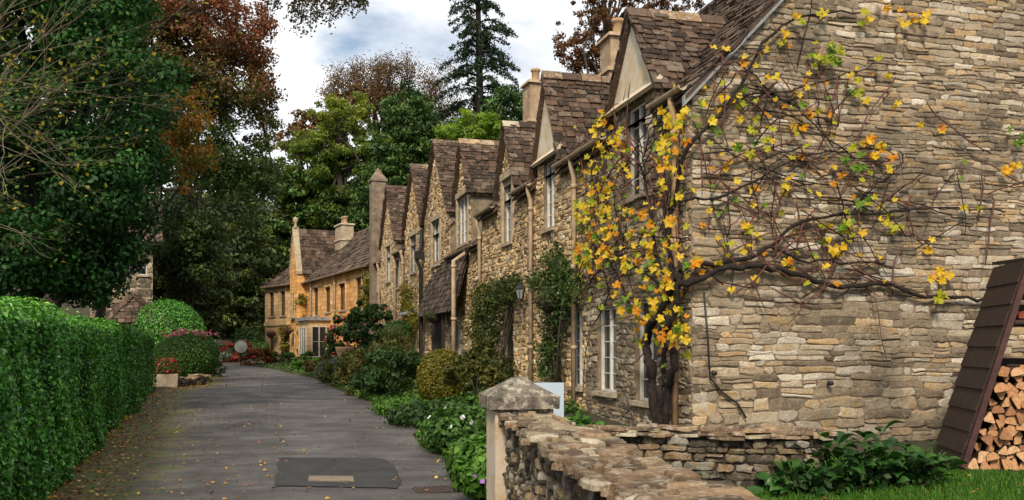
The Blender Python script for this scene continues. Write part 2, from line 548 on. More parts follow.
def stone_piece(F, u0, u1, v0, v1, dep, rg, round_=0.2, crisp=1.0):
    """one irregular block on a wall frame F(u, v, n)"""
    w, h = u1 - u0, v1 - v0
    c = min(w, h) * round_
    j = min(w, h) * 0.2
    q = [c * rg.uniform(0.3, 2.0) for _ in range(8)]
    q = [min(a, w * 0.45) for a in q[:4]] + [min(a, h * 0.45) for a in q[4:]]
    base = [(u0 + q[0], v0), (u1 - q[1], v0), (u1, v0 + q[4]), (u1, v1 - q[5]), (u1 - q[2], v1), (u0 + q[3], v1), (u0, v1 - q[6]), (u0, v0 + q[7])]
    if w > 1.6 * h:
        base = [base[0], (u0 + w * rg.uniform(0.3, 0.42), v0), (u0 + w * rg.uniform(0.58, 0.7), v0)] + base[1:5] + [(u0 + w * rg.uniform(0.58, 0.7), v1), (u0 + w * rg.uniform(0.3, 0.42), v1)] + base[5:]
    nb = len(base)
    base = [(a + rg.uniform(-j, j) * 0.8, b + rg.uniform(-j, j) * 0.7) for a, b in base]
    cu, cv = (u0 + u1) / 2, (v0 + v1) / 2
    ins = min(w, h) * rg.uniform(0.13, 0.24) * crisp
    vs = [F(a, b, -0.01) for a, b in base]
    def sh(a, b, k):
        du, dv = a - cu, b - cv
        su = max(0.1, 1 - k / max(w / 2, 1e-3)); sv = max(0.1, 1 - k / max(h / 2, 1e-3))
        return cu + du * su, cv + dv * sv
    tu, tv = rg.uniform(-0.25, 0.25) * dep, rg.uniform(-0.3, 0.3) * dep
    def dd(a, b):
        return dep + tu * (a - cu) / (w / 2) + tv * (b - cv) / (h / 2)
    vs += [F(*sh(a, b, ins * 0.25), dd(a, b) * rg.uniform(0.55, 0.8)) for a, b in base]
    fr = [sh(a, b, ins) for a, b in base]
    vs += [F(a, b, dd(a, b) * rg.uniform(0.9, 1.08)) for a, b in fr]
    vs.append(F(cu + rg.uniform(-.2, .2) * w, cv + rg.uniform(-.15, .15) * h, dep * rg.uniform(0.92, 1.2)))
    fs = []
    for k in range(nb):
        k2 = (k + 1) % nb
        fs.append((k, k2, nb + k2, nb + k))
        fs.append((nb + k, nb + k2, 2 * nb + k2, 2 * nb + k))
        fs.append((2 * nb + k, 2 * nb + k2, 3 * nb))
    return vs, fs, (rg.random(), rg.random())

def courses(F, u0, u1, v0, v1, inside, rg, hr=(0.06, 0.13), lr=(0.14, 0.45), dep=(0.015, 0.04), gap=0.012, wave=0.02, big=0.06):
    """coursed rubble over a wall; inside(ua, ub, va, vb) says whether the block stands"""
    out = []
    v = v0
    ph = rg.uniform(0, 6)
    while v < v1:
        h = rg.uniform(*hr(v)) if callable(hr) else rg.uniform(*hr)
        u = u0 - rg.uniform(0, 0.1)
        while u < u1:
            l = rg.uniform(*lr) * (0.6 + 0.5 * h / 0.1)
            ua, ub = max(u, u0), min(u + l, u1)
            dv = wave * math.sin(ph + u * 1.3 + v * 0.8) + rg.uniform(-0.006, 0.006)
            if ub - ua > 0.06:
                if rg.random() < 0.13 and h > 0.085:     # a pair of thin ones
                    hm = h * rg.uniform(0.4, 0.6)
                    cells = [(v + dv, v + dv + hm), (v + dv + hm, v + dv + h)]
                else:
                    cells = [(v + dv, v + dv + h + (rg.uniform(0, big) * 0.3))]
                for va, vb in cells:
                    r = inside(ua, ub, va, vb)
                    if r:
                        a, b = (ua, ub) if r is True else r
                        if b - a > 0.05:
                            out.append(stone_piece(F, a + gap / 2, b - gap / 2, va + gap / 2, vb - gap / 2, rg.uniform(*dep), rg))
            u += l
        v += h
    return out

def not_in(openings, pad=0.0):
    def f(ua, ub, va, vb):
        for (a, b, c, d) in openings:
            if vb > c - pad and va < d + pad and ub > a - pad and ua < b + pad:
                la, lb = (ua, a - pad), (b + pad, ub)
                best = max((la, lb), key=lambda q: q[1] - q[0])
                if best[1] - best[0] < 0.08: return False
                ua, ub = best
        return (ua, ub)
    return f

def wall_panel(mb, F, u0, u1, v0, v1, openings, depth=0.16):
    """flat backing with real openings and reveals"""
    us = sorted(set([u0, u1] + [min(max(x, u0), u1) for o in openings for x in o[:2]]))
    vs = sorted(set([v0, v1] + [min(max(x, v0), v1) for o in openings for x in o[2:]]))
    for i in range(len(us) - 1):
        for k in range(len(vs) - 1):
            cu, cv = (us[i] + us[i + 1]) / 2, (vs[k] + vs[k + 1]) / 2
            if any(a < cu < b and c < cv < d for a, b, c, d in openings): continue
            mb.add([F(us[i], vs[k], 0), F(us[i + 1], vs[k], 0), F(us[i + 1], vs[k + 1], 0), F(us[i], vs[k + 1], 0)], [(0, 1, 2, 3)])
    for a, b, c, d in openings:
        q = [(a, c), (b, c), (b, d), (a, d)]
        for k in range(4):
            p, r = q[k], q[(k + 1) % 4]
            mb.add([F(*p, 0), F(*r, 0), F(*r, -depth), F(*p, -depth)], [(0, 1, 2, 3)])

def slate_piece(O, U, V, N, u0, u1, v0, ln_, th, rg):
    """one chipped roof slate lying on the slope, lower edge lifted"""
    j = 0.012
    um = u0 + (u1 - u0) * rg.uniform(0.3, 0.7)
    lo = [(u0 + rg.uniform(0, j), v0 + rg.uniform(-j, j)), (um, v0 + rg.uniform(-j * 1.4, j * 0.5)), (u1 - rg.uniform(0, j), v0 + rg.uniform(-j, j))]
    hi = [(u1 - 0.004, v0 + ln_), (u0 + 0.004, v0 + ln_)]
    poly = lo + hi
    lift = th * rg.uniform(0.7, 1.3)
    def at(a, b, n): return O + U * a + V * b + N * n
    bot = [at(a, b, 0.004 + (lift if b < v0 + ln_ * 0.5 else 0.0)) for a, b in poly]
    tp = [at(a, b, 0.004 + th + (lift if b < v0 + ln_ * 0.5 else 0.0) + rg.uniform(-0.005, 0.005)) for a, b in poly]
    vs = bot + tp
    fs = [(4, 3, 2, 1, 0), (5, 6, 7, 8, 9)] + [(k, (k + 1) % 5, 5 + (k + 1) % 5, 5 + k) for k in range(5)]
    return vs, fs, (rg.random(), rg.random())

def slates(O, U, V, urange, vlen, rg, exp=(0.10, 0.16), wid=(0.10, 0.27), th=0.024, skip=None):
    O, U, V = Vector(O), Vector(U).normalized(), Vector(V).normalized()
    N = U.cross(V).normalized()
    out = []
    v = -0.02
    while v < vlen - 0.05:
        k = v / max(vlen, 0.1)
        e = exp[1] + (exp[0] - exp[1]) * min(1, max(0, k)) + rg.uniform(-0.012, 0.012)
        a, b = urange(v)
        u = a + rg.uniform(-0.03, 0.02)
        first = True
        while u < b - 0.03:
            w = rg.uniform(*wid)
            if first: w *= rg.uniform(0.5, 1.0); first = False
            ue = min(u + w, b + rg.uniform(-0.02, 0.02))
            if ue - u > 0.05:
                c = O + U * ((u + ue) / 2) + V * (v + e / 2)
                if not (skip and skip(c)):
                    out.append(slate_piece(O, U, V, N, u + 0.003, ue - 0.003, v, min(e * 1.75, vlen - v + 0.04), th * rg.uniform(0.75, 1.3), rg))
            u += w
        v += e
    return out

def window(parent, F, u0, u1, v0, v1, lights=2, rows=4, frame=None, sill=True, depth=0.12, bars=True, name='window', surround=None, sill_mat=None):
    """casement window in an opening: frame > panes, glazing bars, sill"""
    frame = frame or WHITE
    mb = MB()
    fw = 0.035
    def fbox(m, a, b, c, d, n0, n1):
        vs = [F(a, c, n0), F(b, c, n0), F(b, d, n0), F(a, d, n0), F(a, c, n1), F(b, c, n1), F(b, d, n1), F(a, d, n1)]
        m.add(vs, [(3, 2, 1, 0), (4, 5, 6, 7), (0, 1, 5, 4), (1, 2, 6, 5), (2, 3, 7, 6), (3, 0, 4, 7)])
    nb, nf = -depth, -depth + 0.06
    fbox(mb, u0, u0 + fw, v0, v1, nb, nf); fbox(mb, u1 - fw, u1, v0, v1, nb, nf)
    fbox(mb, u0 + fw, u1 - fw, v0, v0 + fw, nb, nf); fbox(mb, u0 + fw, u1 - fw, v1 - fw, v1, nb, nf)
    o = mb.build(name, frame, parent)
    lw = (u1 - u0 - 2 * fw) / lights
    for i in range(lights):
        a = u0 + fw + i * lw; b = a + lw
        m = MB(); fbox(m, a + 0.012, b - 0.012, v0 + fw, v1 - fw, nb + 0.012, nb + 0.02)
        m.build('pane', GLASS, o)
        if i:
            m = MB(); fbox(m, a - 0.02, a + 0.02, v0 + fw, v1 - fw, nb - 0.002, nf + 0.004); m.build('mullion', frame, o)
        if bars and rows > 1:
            m = MB()
            for k in range(1, rows):
                z = v0 + fw + (v1 - v0 - 2 * fw) * k / rows
                fbox(m, a + 0.021, b - 0.021, z - 0.008, z + 0.008, nb + 0.021, nb + 0.034)
            m.build('glazing_bar', frame, o)
    if sill:
        m = MB(); fbox(m, u0 - 0.06, u1 + 0.06, v0 - 0.07, v0 - 0.003, -depth, 0.075); m.build('sill', sill_mat or DRESSED, o)
    if surround:
        m = MB(); s = 0.11
        fbox(m, u0 - s, u0 - 0.002, v0 - 0.002, v1 + 0.002, -0.05, 0.045); fbox(m, u1 + 0.002, u1 + s, v0 - 0.002, v1 + 0.002, -0.05, 0.045)
        fbox(m, u0 - s - 0.05, u1 + s + 0.05, v1 + 0.004, v1 + 0.15, -0.05, 0.055)
        m.build('stone_surround', surround, o)
    return o

# ---------------------------------------------------------------- ground, road
RIGHT_EDGE = [(-3, 2.0), (5, 1.75), (7, 1.75), (9.1, 1.95), (11, 2.05), (14.5, 2.35), (21, 2.25), (26, 1.8), (33, 1.45), (36, 0.9), (41, 0.2), (46, -0.9), (52, -3.5), (58, -8), (66, -16)]
LEFT_EDGE = [(-3, -1.35), (5, -1.7), (10, -2.0), (20, -2.65), (26, -3.0), (29, -2.3), (41, -2.6), (46, -4.2), (52, -7.5), (58, -12), (66, -20)]
def interp(tab, y):
    if y <= tab[0][0]: return tab[0][1]
    for (a, b), (c, d) in zip(tab, tab[1:]):
        if y <= c: return b + (d - b) * (y - a) / (c - a)
    return tab[-1][1]
def smooth(a, b, x):
    t = min(1, max(0, (x - a) / (b - a)))
    return t * t * (3 - 2 * t)
def wall2_y(x): return 8.78 - 0.417 * (x - 2.0)   # line of the low cross wall
def gz(x, y):
    base = rz(y)
    re, le = interp(RIGHT_EDGE, y), interp(LEFT_EDGE, y)
    z = base - 0.06
    if x > re:
        z = base - 0.06 + smooth(re - 0.05, re + 0.25, x) * 0.09
        z += smooth(re + 0.3, 4.9, x) * (0.26 + 0.20 * smooth(12, 17, y))
        # lawn south of the cross wall, beyond the roadside wall
        s = smooth(wall2_y(x) + 0.18, wall2_y(x) - 0.02, y) if x > 1.9 else 0
        lawn = 0.13 + 0.10 * smooth(8.6, 10.2, y)
        if x > 5.2: s = max(s, smooth(5.1, 5.6, x) * (1 if y < 30 else 0))
        z = z * (1 - s) + lawn * s if x > 1.9 else z
    elif x < le:
        z = base - 0.06 + smooth(0, 0.4, le - x) * 0.10
    hill = smooth(62, 135, y + 0.35 * abs(x)) * 20
    return z + hill

def axis(vals):
    out = []
    for a, b, s in vals:
        out += list(np.arange(a, b, s))
    return np.array(out + [vals[-1][1]])
gx = axis([(-400, -60, 20), (-60, -8, 2), (-8, 9, 0.2), (9, 30, 1.5), (30, 400, 20)])
gy = axis([(-60, -4, 4), (-4, 12, 0.2), (12, 50, 0.6), (50, 140, 3), (140, 500, 30)])
gv = np.array([(x, y, gz(x, y)) for y in gy for x in gx])
nx = len(gx)
gf = [(j * nx + i, j * nx + i + 1, (j + 1) * nx + i + 1, (j + 1) * nx + i) for j in range(len(gy) - 1) for i in range(nx - 1)]
SOIL = plain_mat('garden_soil', (0.055, 0.04, 0.026), 0.95, (0.028, 0.034, 0.014), 1.2, 0.8, bscale=18)
g = np_mesh('ground', gv, np.array(gf), None, SOIL, None, True)
tag(g, kind='structure')

# asphalt
ra = bpy.data.materials.new('worn_asphalt')
t, nd, ln, bs = nodes(ra)
geo = nd.new('ShaderNodeNewGeometry'); co = geo.outputs['Position']
r_, g_ = tintnode(nd, ln)
na = noise(nd, ln, co, 1.1, 6, 0.6)
ca = ramp(nd, [(0.3, (0.036, 0.032, 0.029)), (0.5, (0.066, 0.060, 0.055)), (0.68, (0.108, 0.099, 0.092))]); ln(na.outputs['Fac'], ca.inputs['Fac'])
col = ca.outputs['Color']
mpn = nd.new('ShaderNodeMapping'); mpn.inputs['Scale'].default_value = (0.25, 2.2, 1); ln(co, mpn.inputs['Vector'])
nb_ = noise(nd, ln, mpn.outputs['Vector'], 1.0, 5, 0.6)
col = mixc(nd, ln, mapr(nd, ln, nb_.outputs['Fac'], 0, 0.75, 0.53, 0.57), col, (0.040, 0.036, 0.033))
# repair seams across the road
vo = nd.new('ShaderNodeTexVoronoi'); vo.feature = 'DISTANCE_TO_EDGE'; vo.inputs['Scale'].default_value = 0.5
mpv = nd.new('ShaderNodeMapping'); mpv.inputs['Scale'].default_value = (0.7, 1.0, 1); ln(co, mpv.inputs['Vector'])
wv = noise(nd, ln, mpv.outputs['Vector'], 2.0, 4)
mv = nd.new('ShaderNodeMix'); mv.data_type = 'VECTOR'; mv.inputs['Factor'].default_value = 0.12
ln(mpv.outputs['Vector'], mv.inputs['A']); ln(wv.outputs['Color'], mv.inputs['B']); ln(mv.outputs['Result'], vo.inputs['Vector'])
col = mixc(nd, ln, mapr(nd, ln, vo.outputs['Distance'], 0.22, 0.0, 0.0, 0.008), col, (0.022, 0.020, 0.018))
sp = noise(nd, ln, co, 45, 6, 0.85)
col = mixc(nd, ln, 1.0, col, mapr(nd, ln, sp.outputs['Fac'], 0.3, 1.75, 0.3, 0.7), 'MULTIPLY')
# moss and leaf litter creeping in from the hedge side (r_: 0 at the hedge, 1 at the gardens)
nm = noise(nd, ln, co, 2.2, 6, 0.7)
md = nd.new('ShaderNodeMath'); md.operation = 'ADD'; ln(mapr(nd, ln, r_, 0.42, -0.22, 0.0, 0.36), md.inputs[0]); ln(nm.outputs['Fac'], md.inputs[1])
nm2 = noise(nd, ln, co, 5, 6, 0.7)
mosscol = ramp(nd, [(0.40, (0.085, 0.12, 0.016)), (0.5, (0.085, 0.085, 0.02)), (0.6, (0.12, 0.055, 0.026))]); ln(nm2.outputs['Fac'], mosscol.inputs['Fac'])
col = mixc(nd, ln, mapr(nd, ln, md.outputs[0], 0, 0.9, 0.46, 0.62), col, mosscol.outputs['Color'])
ln(col, bs.inputs['Base Color'])
rr = mapr(nd, ln, na.outputs['Fac'], 0.75, 0.45, 0.35, 0.7)
ln(rr, bs.inputs['Roughness']); bs.inputs['Specular IOR Level'].default_value = 0.4
nbp = noise(nd, ln, co, 60, 5, 0.7)
bp = nd.new('ShaderNodeBump'); bp.inputs['Strength'].default_value = 0.45; bp.inputs['Distance'].default_value = 0.012
ln(nbp.outputs['Fac'], bp.inputs['Height']); ln(bp.outputs['Normal'], bs.inputs['Normal'])

ry = axis([(-3, 20, 0.4), (20, 66, 1.0)])
NCX = 24
rv, rt = [], []
rgr = random.Random(5)
for y in ry:
    a, b = interp(LEFT_EDGE, y) - 0.15, interp(RIGHT_EDGE, y) + 0.12
    a += 0.06 * math.sin(y * 1.7); b += 0.05 * math.sin(y * 2.3 + 1) + 0.03 * math.sin(y * 5.1)
    for k in range(NCX + 1):
        s = k / NCX
        rv.append((a + (b - a) * s, y, rz(y) + 0.03 * (1 - (2 * s - 1) ** 2) + 0.006 * math.sin(y * 1.9 + s * 7)))
        rt.append((s, 0.5))
rv = np.array(rv)
rf = [(j * (NCX + 1) + i, j * (NCX + 1) + i + 1, (j + 1) * (NCX + 1) + i + 1, (j + 1) * (NCX + 1) + i) for j in range(len(ry) - 1) for i in range(NCX)]
road = np_mesh('road', rv, np.array(rf), np.array(rt), ra, None, True)
tag(road, kind='structure')

def road_z(x, y):
    a, b = interp(LEFT_EDGE, y) - 0.15, interp(RIGHT_EDGE, y) + 0.12
    s = min(1, max(0, (x - a) / (b - a)))
    return rz(y) + 0.03 * (1 - (2 * s - 1) ** 2) + 0.006 * math.sin(y * 1.9 + s * 7)

def road_sheet(name, corners, dz, mat, n=8, parent=None, thick=0.0):
    """sheet draped on the road between four corners"""
    c = [Vector(p) for p in corners]
    vs, fs = [], []
    for j in range(n + 1):
        for i in range(n + 1):
            s, tt = i / n, j / n
            p = c[0] * (1 - s) * (1 - tt) + c[1] * s * (1 - tt) + c[2] * s * tt + c[3] * (1 - s) * tt + Vector((rgr.uniform(-.02, .02), rgr.uniform(-.03, .03), 0)) + Vector((0.09 * math.sin(tt * 3.1) * s, 0, 0))
            vs.append((p.x, p.y, road_z(p.x, p.y) + dz))
    for j in range(n):
        for i in range(n):
            k = j * (n + 1) + i
            fs.append((k, k + 1, k + n + 2, k + n + 1))
    return np_mesh(name, np.array(vs), np.array(fs), np.full((len(vs), 2), 0.5), mat, parent, True)

PATCH = plain_mat('fresh_asphalt', (0.046, 0.047, 0.048), 0.85, (0.026, 0.027, 0.027), 4, 0.5, bscale=70)
CONC = plain_mat('pale_concrete', (0.225, 0.180, 0.135), 0.9, (0.143, 0.112, 0.083), 8, 0.3)
IRON = plain_mat('rusted_iron', (0.10, 0.075, 0.065), 0.6, (0.05, 0.035, 0.03), 20, 0.3, metal=0.4)
pt = road_sheet('asphalt_patch', [RG(275, 490), RG(399, 490), RG(383, 461), RG(279, 461)], 0.010, PATCH)
tag(pt, 'dark rectangular patch of newer asphalt in the road', 'road patch', kind='structure')
cs = thing('access_cover', RG(331, 482), 0, 'pale narrow concrete cover strip set in the dark asphalt patch', 'access cover')
m = MB()
a, b = RG(308, 484.5), RG(354, 484.5); c, d = RG(353, 479.5), RG(309, 479.5)
lz = lambda p: (p.x - cs.location.x, p.y - cs.location.y)
m.prism([(*lz(p), road_z(p.x, p.y) + 0.008 - cs.location.z) for p in (a, b, c, d)], (0, 0, 0.012))
m.build('cover_slab', CONC, cs)
p0 = RG(441, 490.5)
gr = thing('drain_cover', (p0.x, p0.y, road_z(p0.x, p0.y) + 0.004), 0.05, 'rusty studded iron drain cover at the garden edge of the road', 'drain cover')
m = MB(); m.box((-0.27, -0.16, 0), (0.27, 0.16, 0.012)); m.build('plate', IRON, gr)
m = MB()
for i in range(11):
    for k in range(7):
        m.box((-0.245 + i * 0.046, -0.142 + k * 0.044, 0.0125), (-0.22 + i * 0.046, -0.12 + k * 0.044, 0.022))
o = m.build('studs', IRON, gr); o['kind'] = 'stuff'
# ---------------------------------------------------------------- cottages
T_ROOF = 1.04
def FF(u, v, n): return Vector((-n, u, v))
def FG(u, v, n): return Vector((u, -n, v))
def warp(u, v):
    """irregular bedding of the rubble"""
    a = mnoise.noise(Vector((u * 2.6, v * 5.0, 3.1))); b = mnoise.noise(Vector((u * 7.0, v * 9.0, 8.7))); c = mnoise.noise(Vector((u * 5.0, v * 11.0, 1.3)))
    return (u + 0.03 * c, v + 0.026 * a + 0.014 * b)
def FGW(u, v, n):
    a, b = warp(u, v)
    return Vector((min(max(a, 0.004), 99) if u > 0.05 else u, -n, b))

def downpipe(parent, x, y, z0, z1, r=0.038, mat=None, hopper=True, name='downpipe'):
    m = MB()
    path = [(-0.15, y, z1), (-0.15, y, z1 - 0.12), (x, y + 0.02, z1 - 0.32), (x, y + 0.02, z0)]
    m.tube(path, r, 10)
    o = m.build(name, mat or PIPE, parent)
    z = z1 - 0.5
    while z > z0 + 0.3:
        c = MB(); c.tube([(x, y + 0.02, z), (x, y + 0.02, z + 0.07)], r * 1.28, 10); c.build('collar', mat or PIPE, o)
        z -= 1.35
    return o

def gutter(parent, y0, y1, ze, x=-0.17, mat=None, r=0.06):
    m = MB(); n = 7
    pts = []
    for k in range(n + 1):
        an = math.pi + math.pi * k / n
        pts.append((x + r * math.cos(an), ze + r * math.sin(an)))
    inner = [(x + (r - 0.012) * math.cos(math.pi + math.pi * k / n), ze + (r - 0.012) * math.sin(math.pi + math.pi * k / n)) for k in range(n, -1, -1)]
    poly = [(a, y0, b) for a, b in pts + inner]
    # extrude as strips (concave section)
    N = len(poly)
    vs = poly + [(a, y1, b) for a, _, b in poly]
    fs = [(k, (k + 1) % N, N + (k + 1) % N, N + k) for k in range(N)]
    for k in range(n):
        fs.append((k, k + 1, N - 2 - k, N - 1 - k)); fs.append((N + k + 1, N + k, 2 * N - 1 - k, 2 * N - 2 - k))
    m.add(vs, fs, smooth=False)
    return m.build('gutter', mat or PIPE, parent)

def chimney(parent, x, y, z0, z1, w=0.62, l=0.75, pots=1, mat=None, potmat=None):
    mat = mat or CHIM
    m = MB()
    m.box((x - w / 2, y - l / 2, z0), (x + w / 2, y + l / 2, z0 + (z1 - z0) * 0.42), taper=0.0)
    m.box((x - w / 2 - 0.06, y - l / 2 - 0.06, z0 + (z1 - z0) * 0.42), (x + w / 2 + 0.06, y + l / 2 + 0.06, z0 + (z1 - z0) * 0.42 + 0.1), taper=0.02)
    zz = z0 + (z1 - z0) * 0.42 + 0.1
    m.box((x - w / 2 + 0.05, y - l / 2 + 0.05, zz), (x + w / 2 - 0.05, y + l / 2 - 0.05, z1))
    m.box((x - w / 2 - 0.03, y - l / 2 - 0.03, z1), (x + w / 2 + 0.03, y + l / 2 + 0.03, z1 + 0.09), taper=0.03)
    o = m.build('chimney', mat, parent)
    for k in range(pots):
        yy = y + (k - (pots - 1) / 2) * 0.4
        m = MB(); m.lathe((x, yy, z1 + 0.088), [(0.15, 0), (0.13, 0.05), (0.125, 0.36), (0.16, 0.38), (0.16, 0.45), (0.11, 0.45), (0.1, 0.2)], 12)
        m.build('chimney_pot', potmat or POT, o)
    return o
CHIM = plain_mat('chimney_stone', (0.42, 0.31, 0.20), 0.9, (0.22, 0.15, 0.095), 4, 0.5, bscale=25)
POT = plain_mat('buff_clay_pot', (0.46, 0.30, 0.17), 0.85, (0.30, 0.19, 0.11), 6, 0.2)

def FFW(u, v, n):
    a, b = warp(u + 40, v)
    return Vector((-n, a - 40, b))

def cottage(name, label, y0, length, ze, width, dormers, openings, seed, base=(XF, 0.0), rot=0.0, near_gable=False, stone=None,
            slate=None, gutters=(), indiv=300, tile_indiv=300, zb0=0.25, wall_hr=(0.05, 0.115), far_gable=True, minpx=9):
    """dormers: (yc, hw, zb, za, face) ; openings: (u0, u1, v0, v1) ; local y along the street from the near end"""
    rg = random.Random(seed)
    stone = stone or STONE_W; slate = slate or TILE
    loc = (base[0], y0, 0.0) if rot == 0 else (base[0], base[1], 0.0)
    t = thing(name, loc, rot, label, 'cottage')
    wall = MB()
    hw2 = width / 2
    zr = ze + T_ROOF * hw2
    dop = [o for o in openings]
    wall_panel(wall, FF, 0, length, zb0, ze - 0.02, [o for o in dop if o[2] < ze - 0.05] and [(a, b, c, min(d, ze - 0.02)) for a, b, c, d in dop if c < ze - 0.05])
    for (yc, hw, zb, za, face) in dormers:
        ops = [(a, b, max(c, ze - 0.02), d) for a, b, c, d in dop if d > ze and a > yc - hw - 0.01 and b < yc + hw + 0.01]
        wall_panel(wall, FF, yc - hw, yc + hw, ze - 0.02, zb, ops)
        for s in (-1, 1):   # cheeks
            yy = yc + s * hw
            q = [(0, yy, ze - 0.02), ((zb - ze) / T_ROOF + 0.02, yy, zb), (0, yy, zb)]
            wall.prism(q, (0, -s * 0.02, 0))
    # near and far end walls, back wall
    for yy, on in ((0.0, True), (length, far_gable)):
        if on:
            wall.add([(0, yy, zb0), (width, yy, zb0), (width, yy, ze), (hw2, yy, zr - 0.06), (0, yy, ze - 0.04)], [(0, 1, 2, 3, 4)])
    wall.add([(width, 0, zb0), (width, length, zb0), (width, length, ze), (width, 0, ze)], [(0, 1, 2, 3)])
    w = wall.build('wall', MORTAR, t)
    # rubble
    ins = not_in(openings, 0.0)
    pcs = courses(FFW, 0.0, length, zb0, ze - 0.03, ins, rg, hr=wall_hr, lr=(0.07, 0.25), dep=(0.008, 0.03), gap=0.010)
    for (yc, hw, zb, za, face) in dormers:
        pcs += courses(FFW, yc - hw, yc + hw, ze - 0.03, zb - 0.02, ins, rg, hr=wall_hr, lr=(0.07, 0.25), dep=(0.008, 0.03), gap=0.010)
        if face == 'stone':
            tt = (za - zb) / hw
            def tri(ua, ub, va, vb, yc=yc, zb=zb, za=za, hw=hw, ins=ins):
                r = ins(ua, ub, va, vb)
                if not r: return False
                h = hw * (1 - (vb - zb) / (za - zb)) - 0.03
                a, b = max(r[0], yc - h), min(r[1], yc + h)
                return (a, b) if b - a > 0.07 else False
            pcs += courses(FFW, yc - hw, yc + hw, zb, za - 0.1, tri, rg, hr=wall_hr, lr=(0.07, 0.25), dep=(0.008, 0.03), gap=0.010)
    if near_gable:
        def gin(ua, ub, va, vb):
            x0 = (vb - ze + 0.07) / T_ROOF
            a, b = max(ua, x0), min(ub, width - x0)
            return (a, b) if b - a > 0.07 else False
        def hr(v): return (0.08, 0.16) if v < 1.1 else ((0.055, 0.12) if v < 2.7 else (0.035, 0.09))
        pcs2 = courses(FGW, 0.0, width, 0.1, zr - 0.1, gin, rg, hr=hr, lr=(0.12, 0.52), dep=(0.006, 0.027), wave=0.025, gap=0.009)
        emit(pcs2, 'stone', 'rubble_courses', STONE, w, cap=int(indiv * 0.85), minpx=minpx)
        emit(pcs, 'stone', 'rubble_courses', stone, w, cap=int(indiv * 0.15), minpx=minpx)
    else:
        emit(pcs, 'stone', 'rubble_courses', stone, w, cap=indiv, minpx=minpx)
    # roof deck
    deck = MB()
    def seg(ya, yb, x0):
        a = [(x0, ya, ze + T_ROOF * x0 - 0.07), (hw2, ya, zr - 0.07), (hw2, ya, zr - 0.005), (x0, ya, ze + T_ROOF * x0 - 0.005)]
        deck.prism(a, (0, yb - ya, 0))
    cuts = sorted([(yc - hw, yc + hw, (zb - ze) / T_ROOF + 0.1) for yc, hw, zb, za, f in dormers])
    y = -0.1 if near_gable else 0.0
    for a, b, xx in cuts:
        if a > y: seg(y, a, -0.13)
        seg(max(a, y), min(b, length), max(0.25, xx)); y = b
    if y < length: seg(y, length, -0.13)
    deck.prism([(hw2, -0.1 if near_gable else 0, zr - 0.07), (width + 0.13, -0.1 if near_gable else 0, ze - 0.13 - 0.07), (width + 0.13, -0.1 if near_gable else 0, ze - 0.13), (hw2, -0.1 if near_gable else 0, zr - 0.004)], (0, length + (0.1 if near_gable else 0), 0))
    roof = deck.build('roof', slate, t)
    def skip(c):
        for (yc, hw, zb, za, f) in dormers:
            if abs(c.y - yc) < hw + 0.03 and c.z < za - (za - zb) / hw * abs(c.y - yc) + 0.05: return True
        return False
    cp = 1 / math.sqrt(1 + T_ROOF ** 2); sp_ = T_ROOF * cp
    vl = (hw2 + 0.13) / cp
    yn = -0.14 if near_gable else 0.0
    tl = slates((-0.13, length, ze - 0.13 * T_ROOF), (0, -1, 0), (cp, 0, sp_), lambda v: (0.0, length - yn), vl, rg, skip=skip)
    # dormer roofs
    for (yc, hw, zb, za, face) in dormers:
        ov = 0.10
        tt = (za - zb) / hw
        sl = math.sqrt(1 + tt * tt); c_, s_ = 1 / sl, tt / sl
        zlo = zb - ov * tt
        L_ = (hw + ov) * sl
        xf = -0.14
        def ur(v, zlo=zlo, s_=s_):
            z = zlo + v * s_
            return (0.0, max(0.1, (z - ze) / T_ROOF - xf + 0.05))
        tl += slates((xf, yc - hw - ov, zlo), (1, 0, 0), (0, c_, s_), ur, L_, rg, exp=(0.095, 0.13))
        def ur2(v, ur=ur): a, b = ur(v); return (-b, 0.0)
        tl += slates((xf, yc + hw + ov, zlo), (-1, 0, 0), (0, -c_, s_), ur2, L_, rg, exp=(0.095, 0.13))
        d = MB()
        xe = (za - ze) / T_ROOF + 0.02
        xb = (zlo - ze) / T_ROOF
        for s in (-1, 1):
            q = [(xf + 0.02, yc + s * (hw + ov), zlo), (xf + 0.02, yc, za), (xe, yc, za), (max(xb, 0.0), yc + s * (hw + ov), zlo)]
            d.prism(q, (0, 0, -0.05))
        d.build('dormer_roof', slate, t)
        g = MB()
        g.prism([(0.0 if face == 'stone' else -0.035, yc - hw, zb), (0.0 if face == 'stone' else -0.035, yc + hw, zb), (0.0 if face == 'stone' else -0.035, yc, za - 0.05)], (0.12, 0, 0))
        if face == 'render':   # projecting lintel ledge under the rendered gable
            g.prism([(-0.14, yc - hw - 0.04, zb - 0.03), (-0.14, yc + hw + 0.04, zb - 0.03), (-0.036, yc + hw + 0.04, zb + 0.09), (-0.036, yc - hw - 0.04, zb + 0.09)], (0.05, 0, -0.03))
        g.build('dormer_gable', PLASTER if face == 'render' else MORTAR, t)
        # ridge stones
        xx = xf
        zt = za + 0.035
        while xx < xe - 0.12:
            l = rg.uniform(0.28, 0.42)
            m = MB()
            e = min(xx + l - 0.012, xe)
            q = [(xx, yc - 0.12, zt - 0.11), (xx, yc, zt + 0.035 + rg.uniform(0, 0.02)), (xx, yc + 0.12, zt - 0.11), (xx, yc + 0.09, zt - 0.13), (xx, yc, zt - 0.02), (xx, yc - 0.09, zt - 0.13)]
            m.prism(q, (e - xx, 0, 0), (rg.random(), rg.random()))
            m.build('ridge_stone', COPING if rg.random() < 0.5 else slate, t)
            xx += l
    emit(tl, 'slate', 'slate_courses', slate, roof, cap=tile_indiv, minpx=8.0)
    y = yn
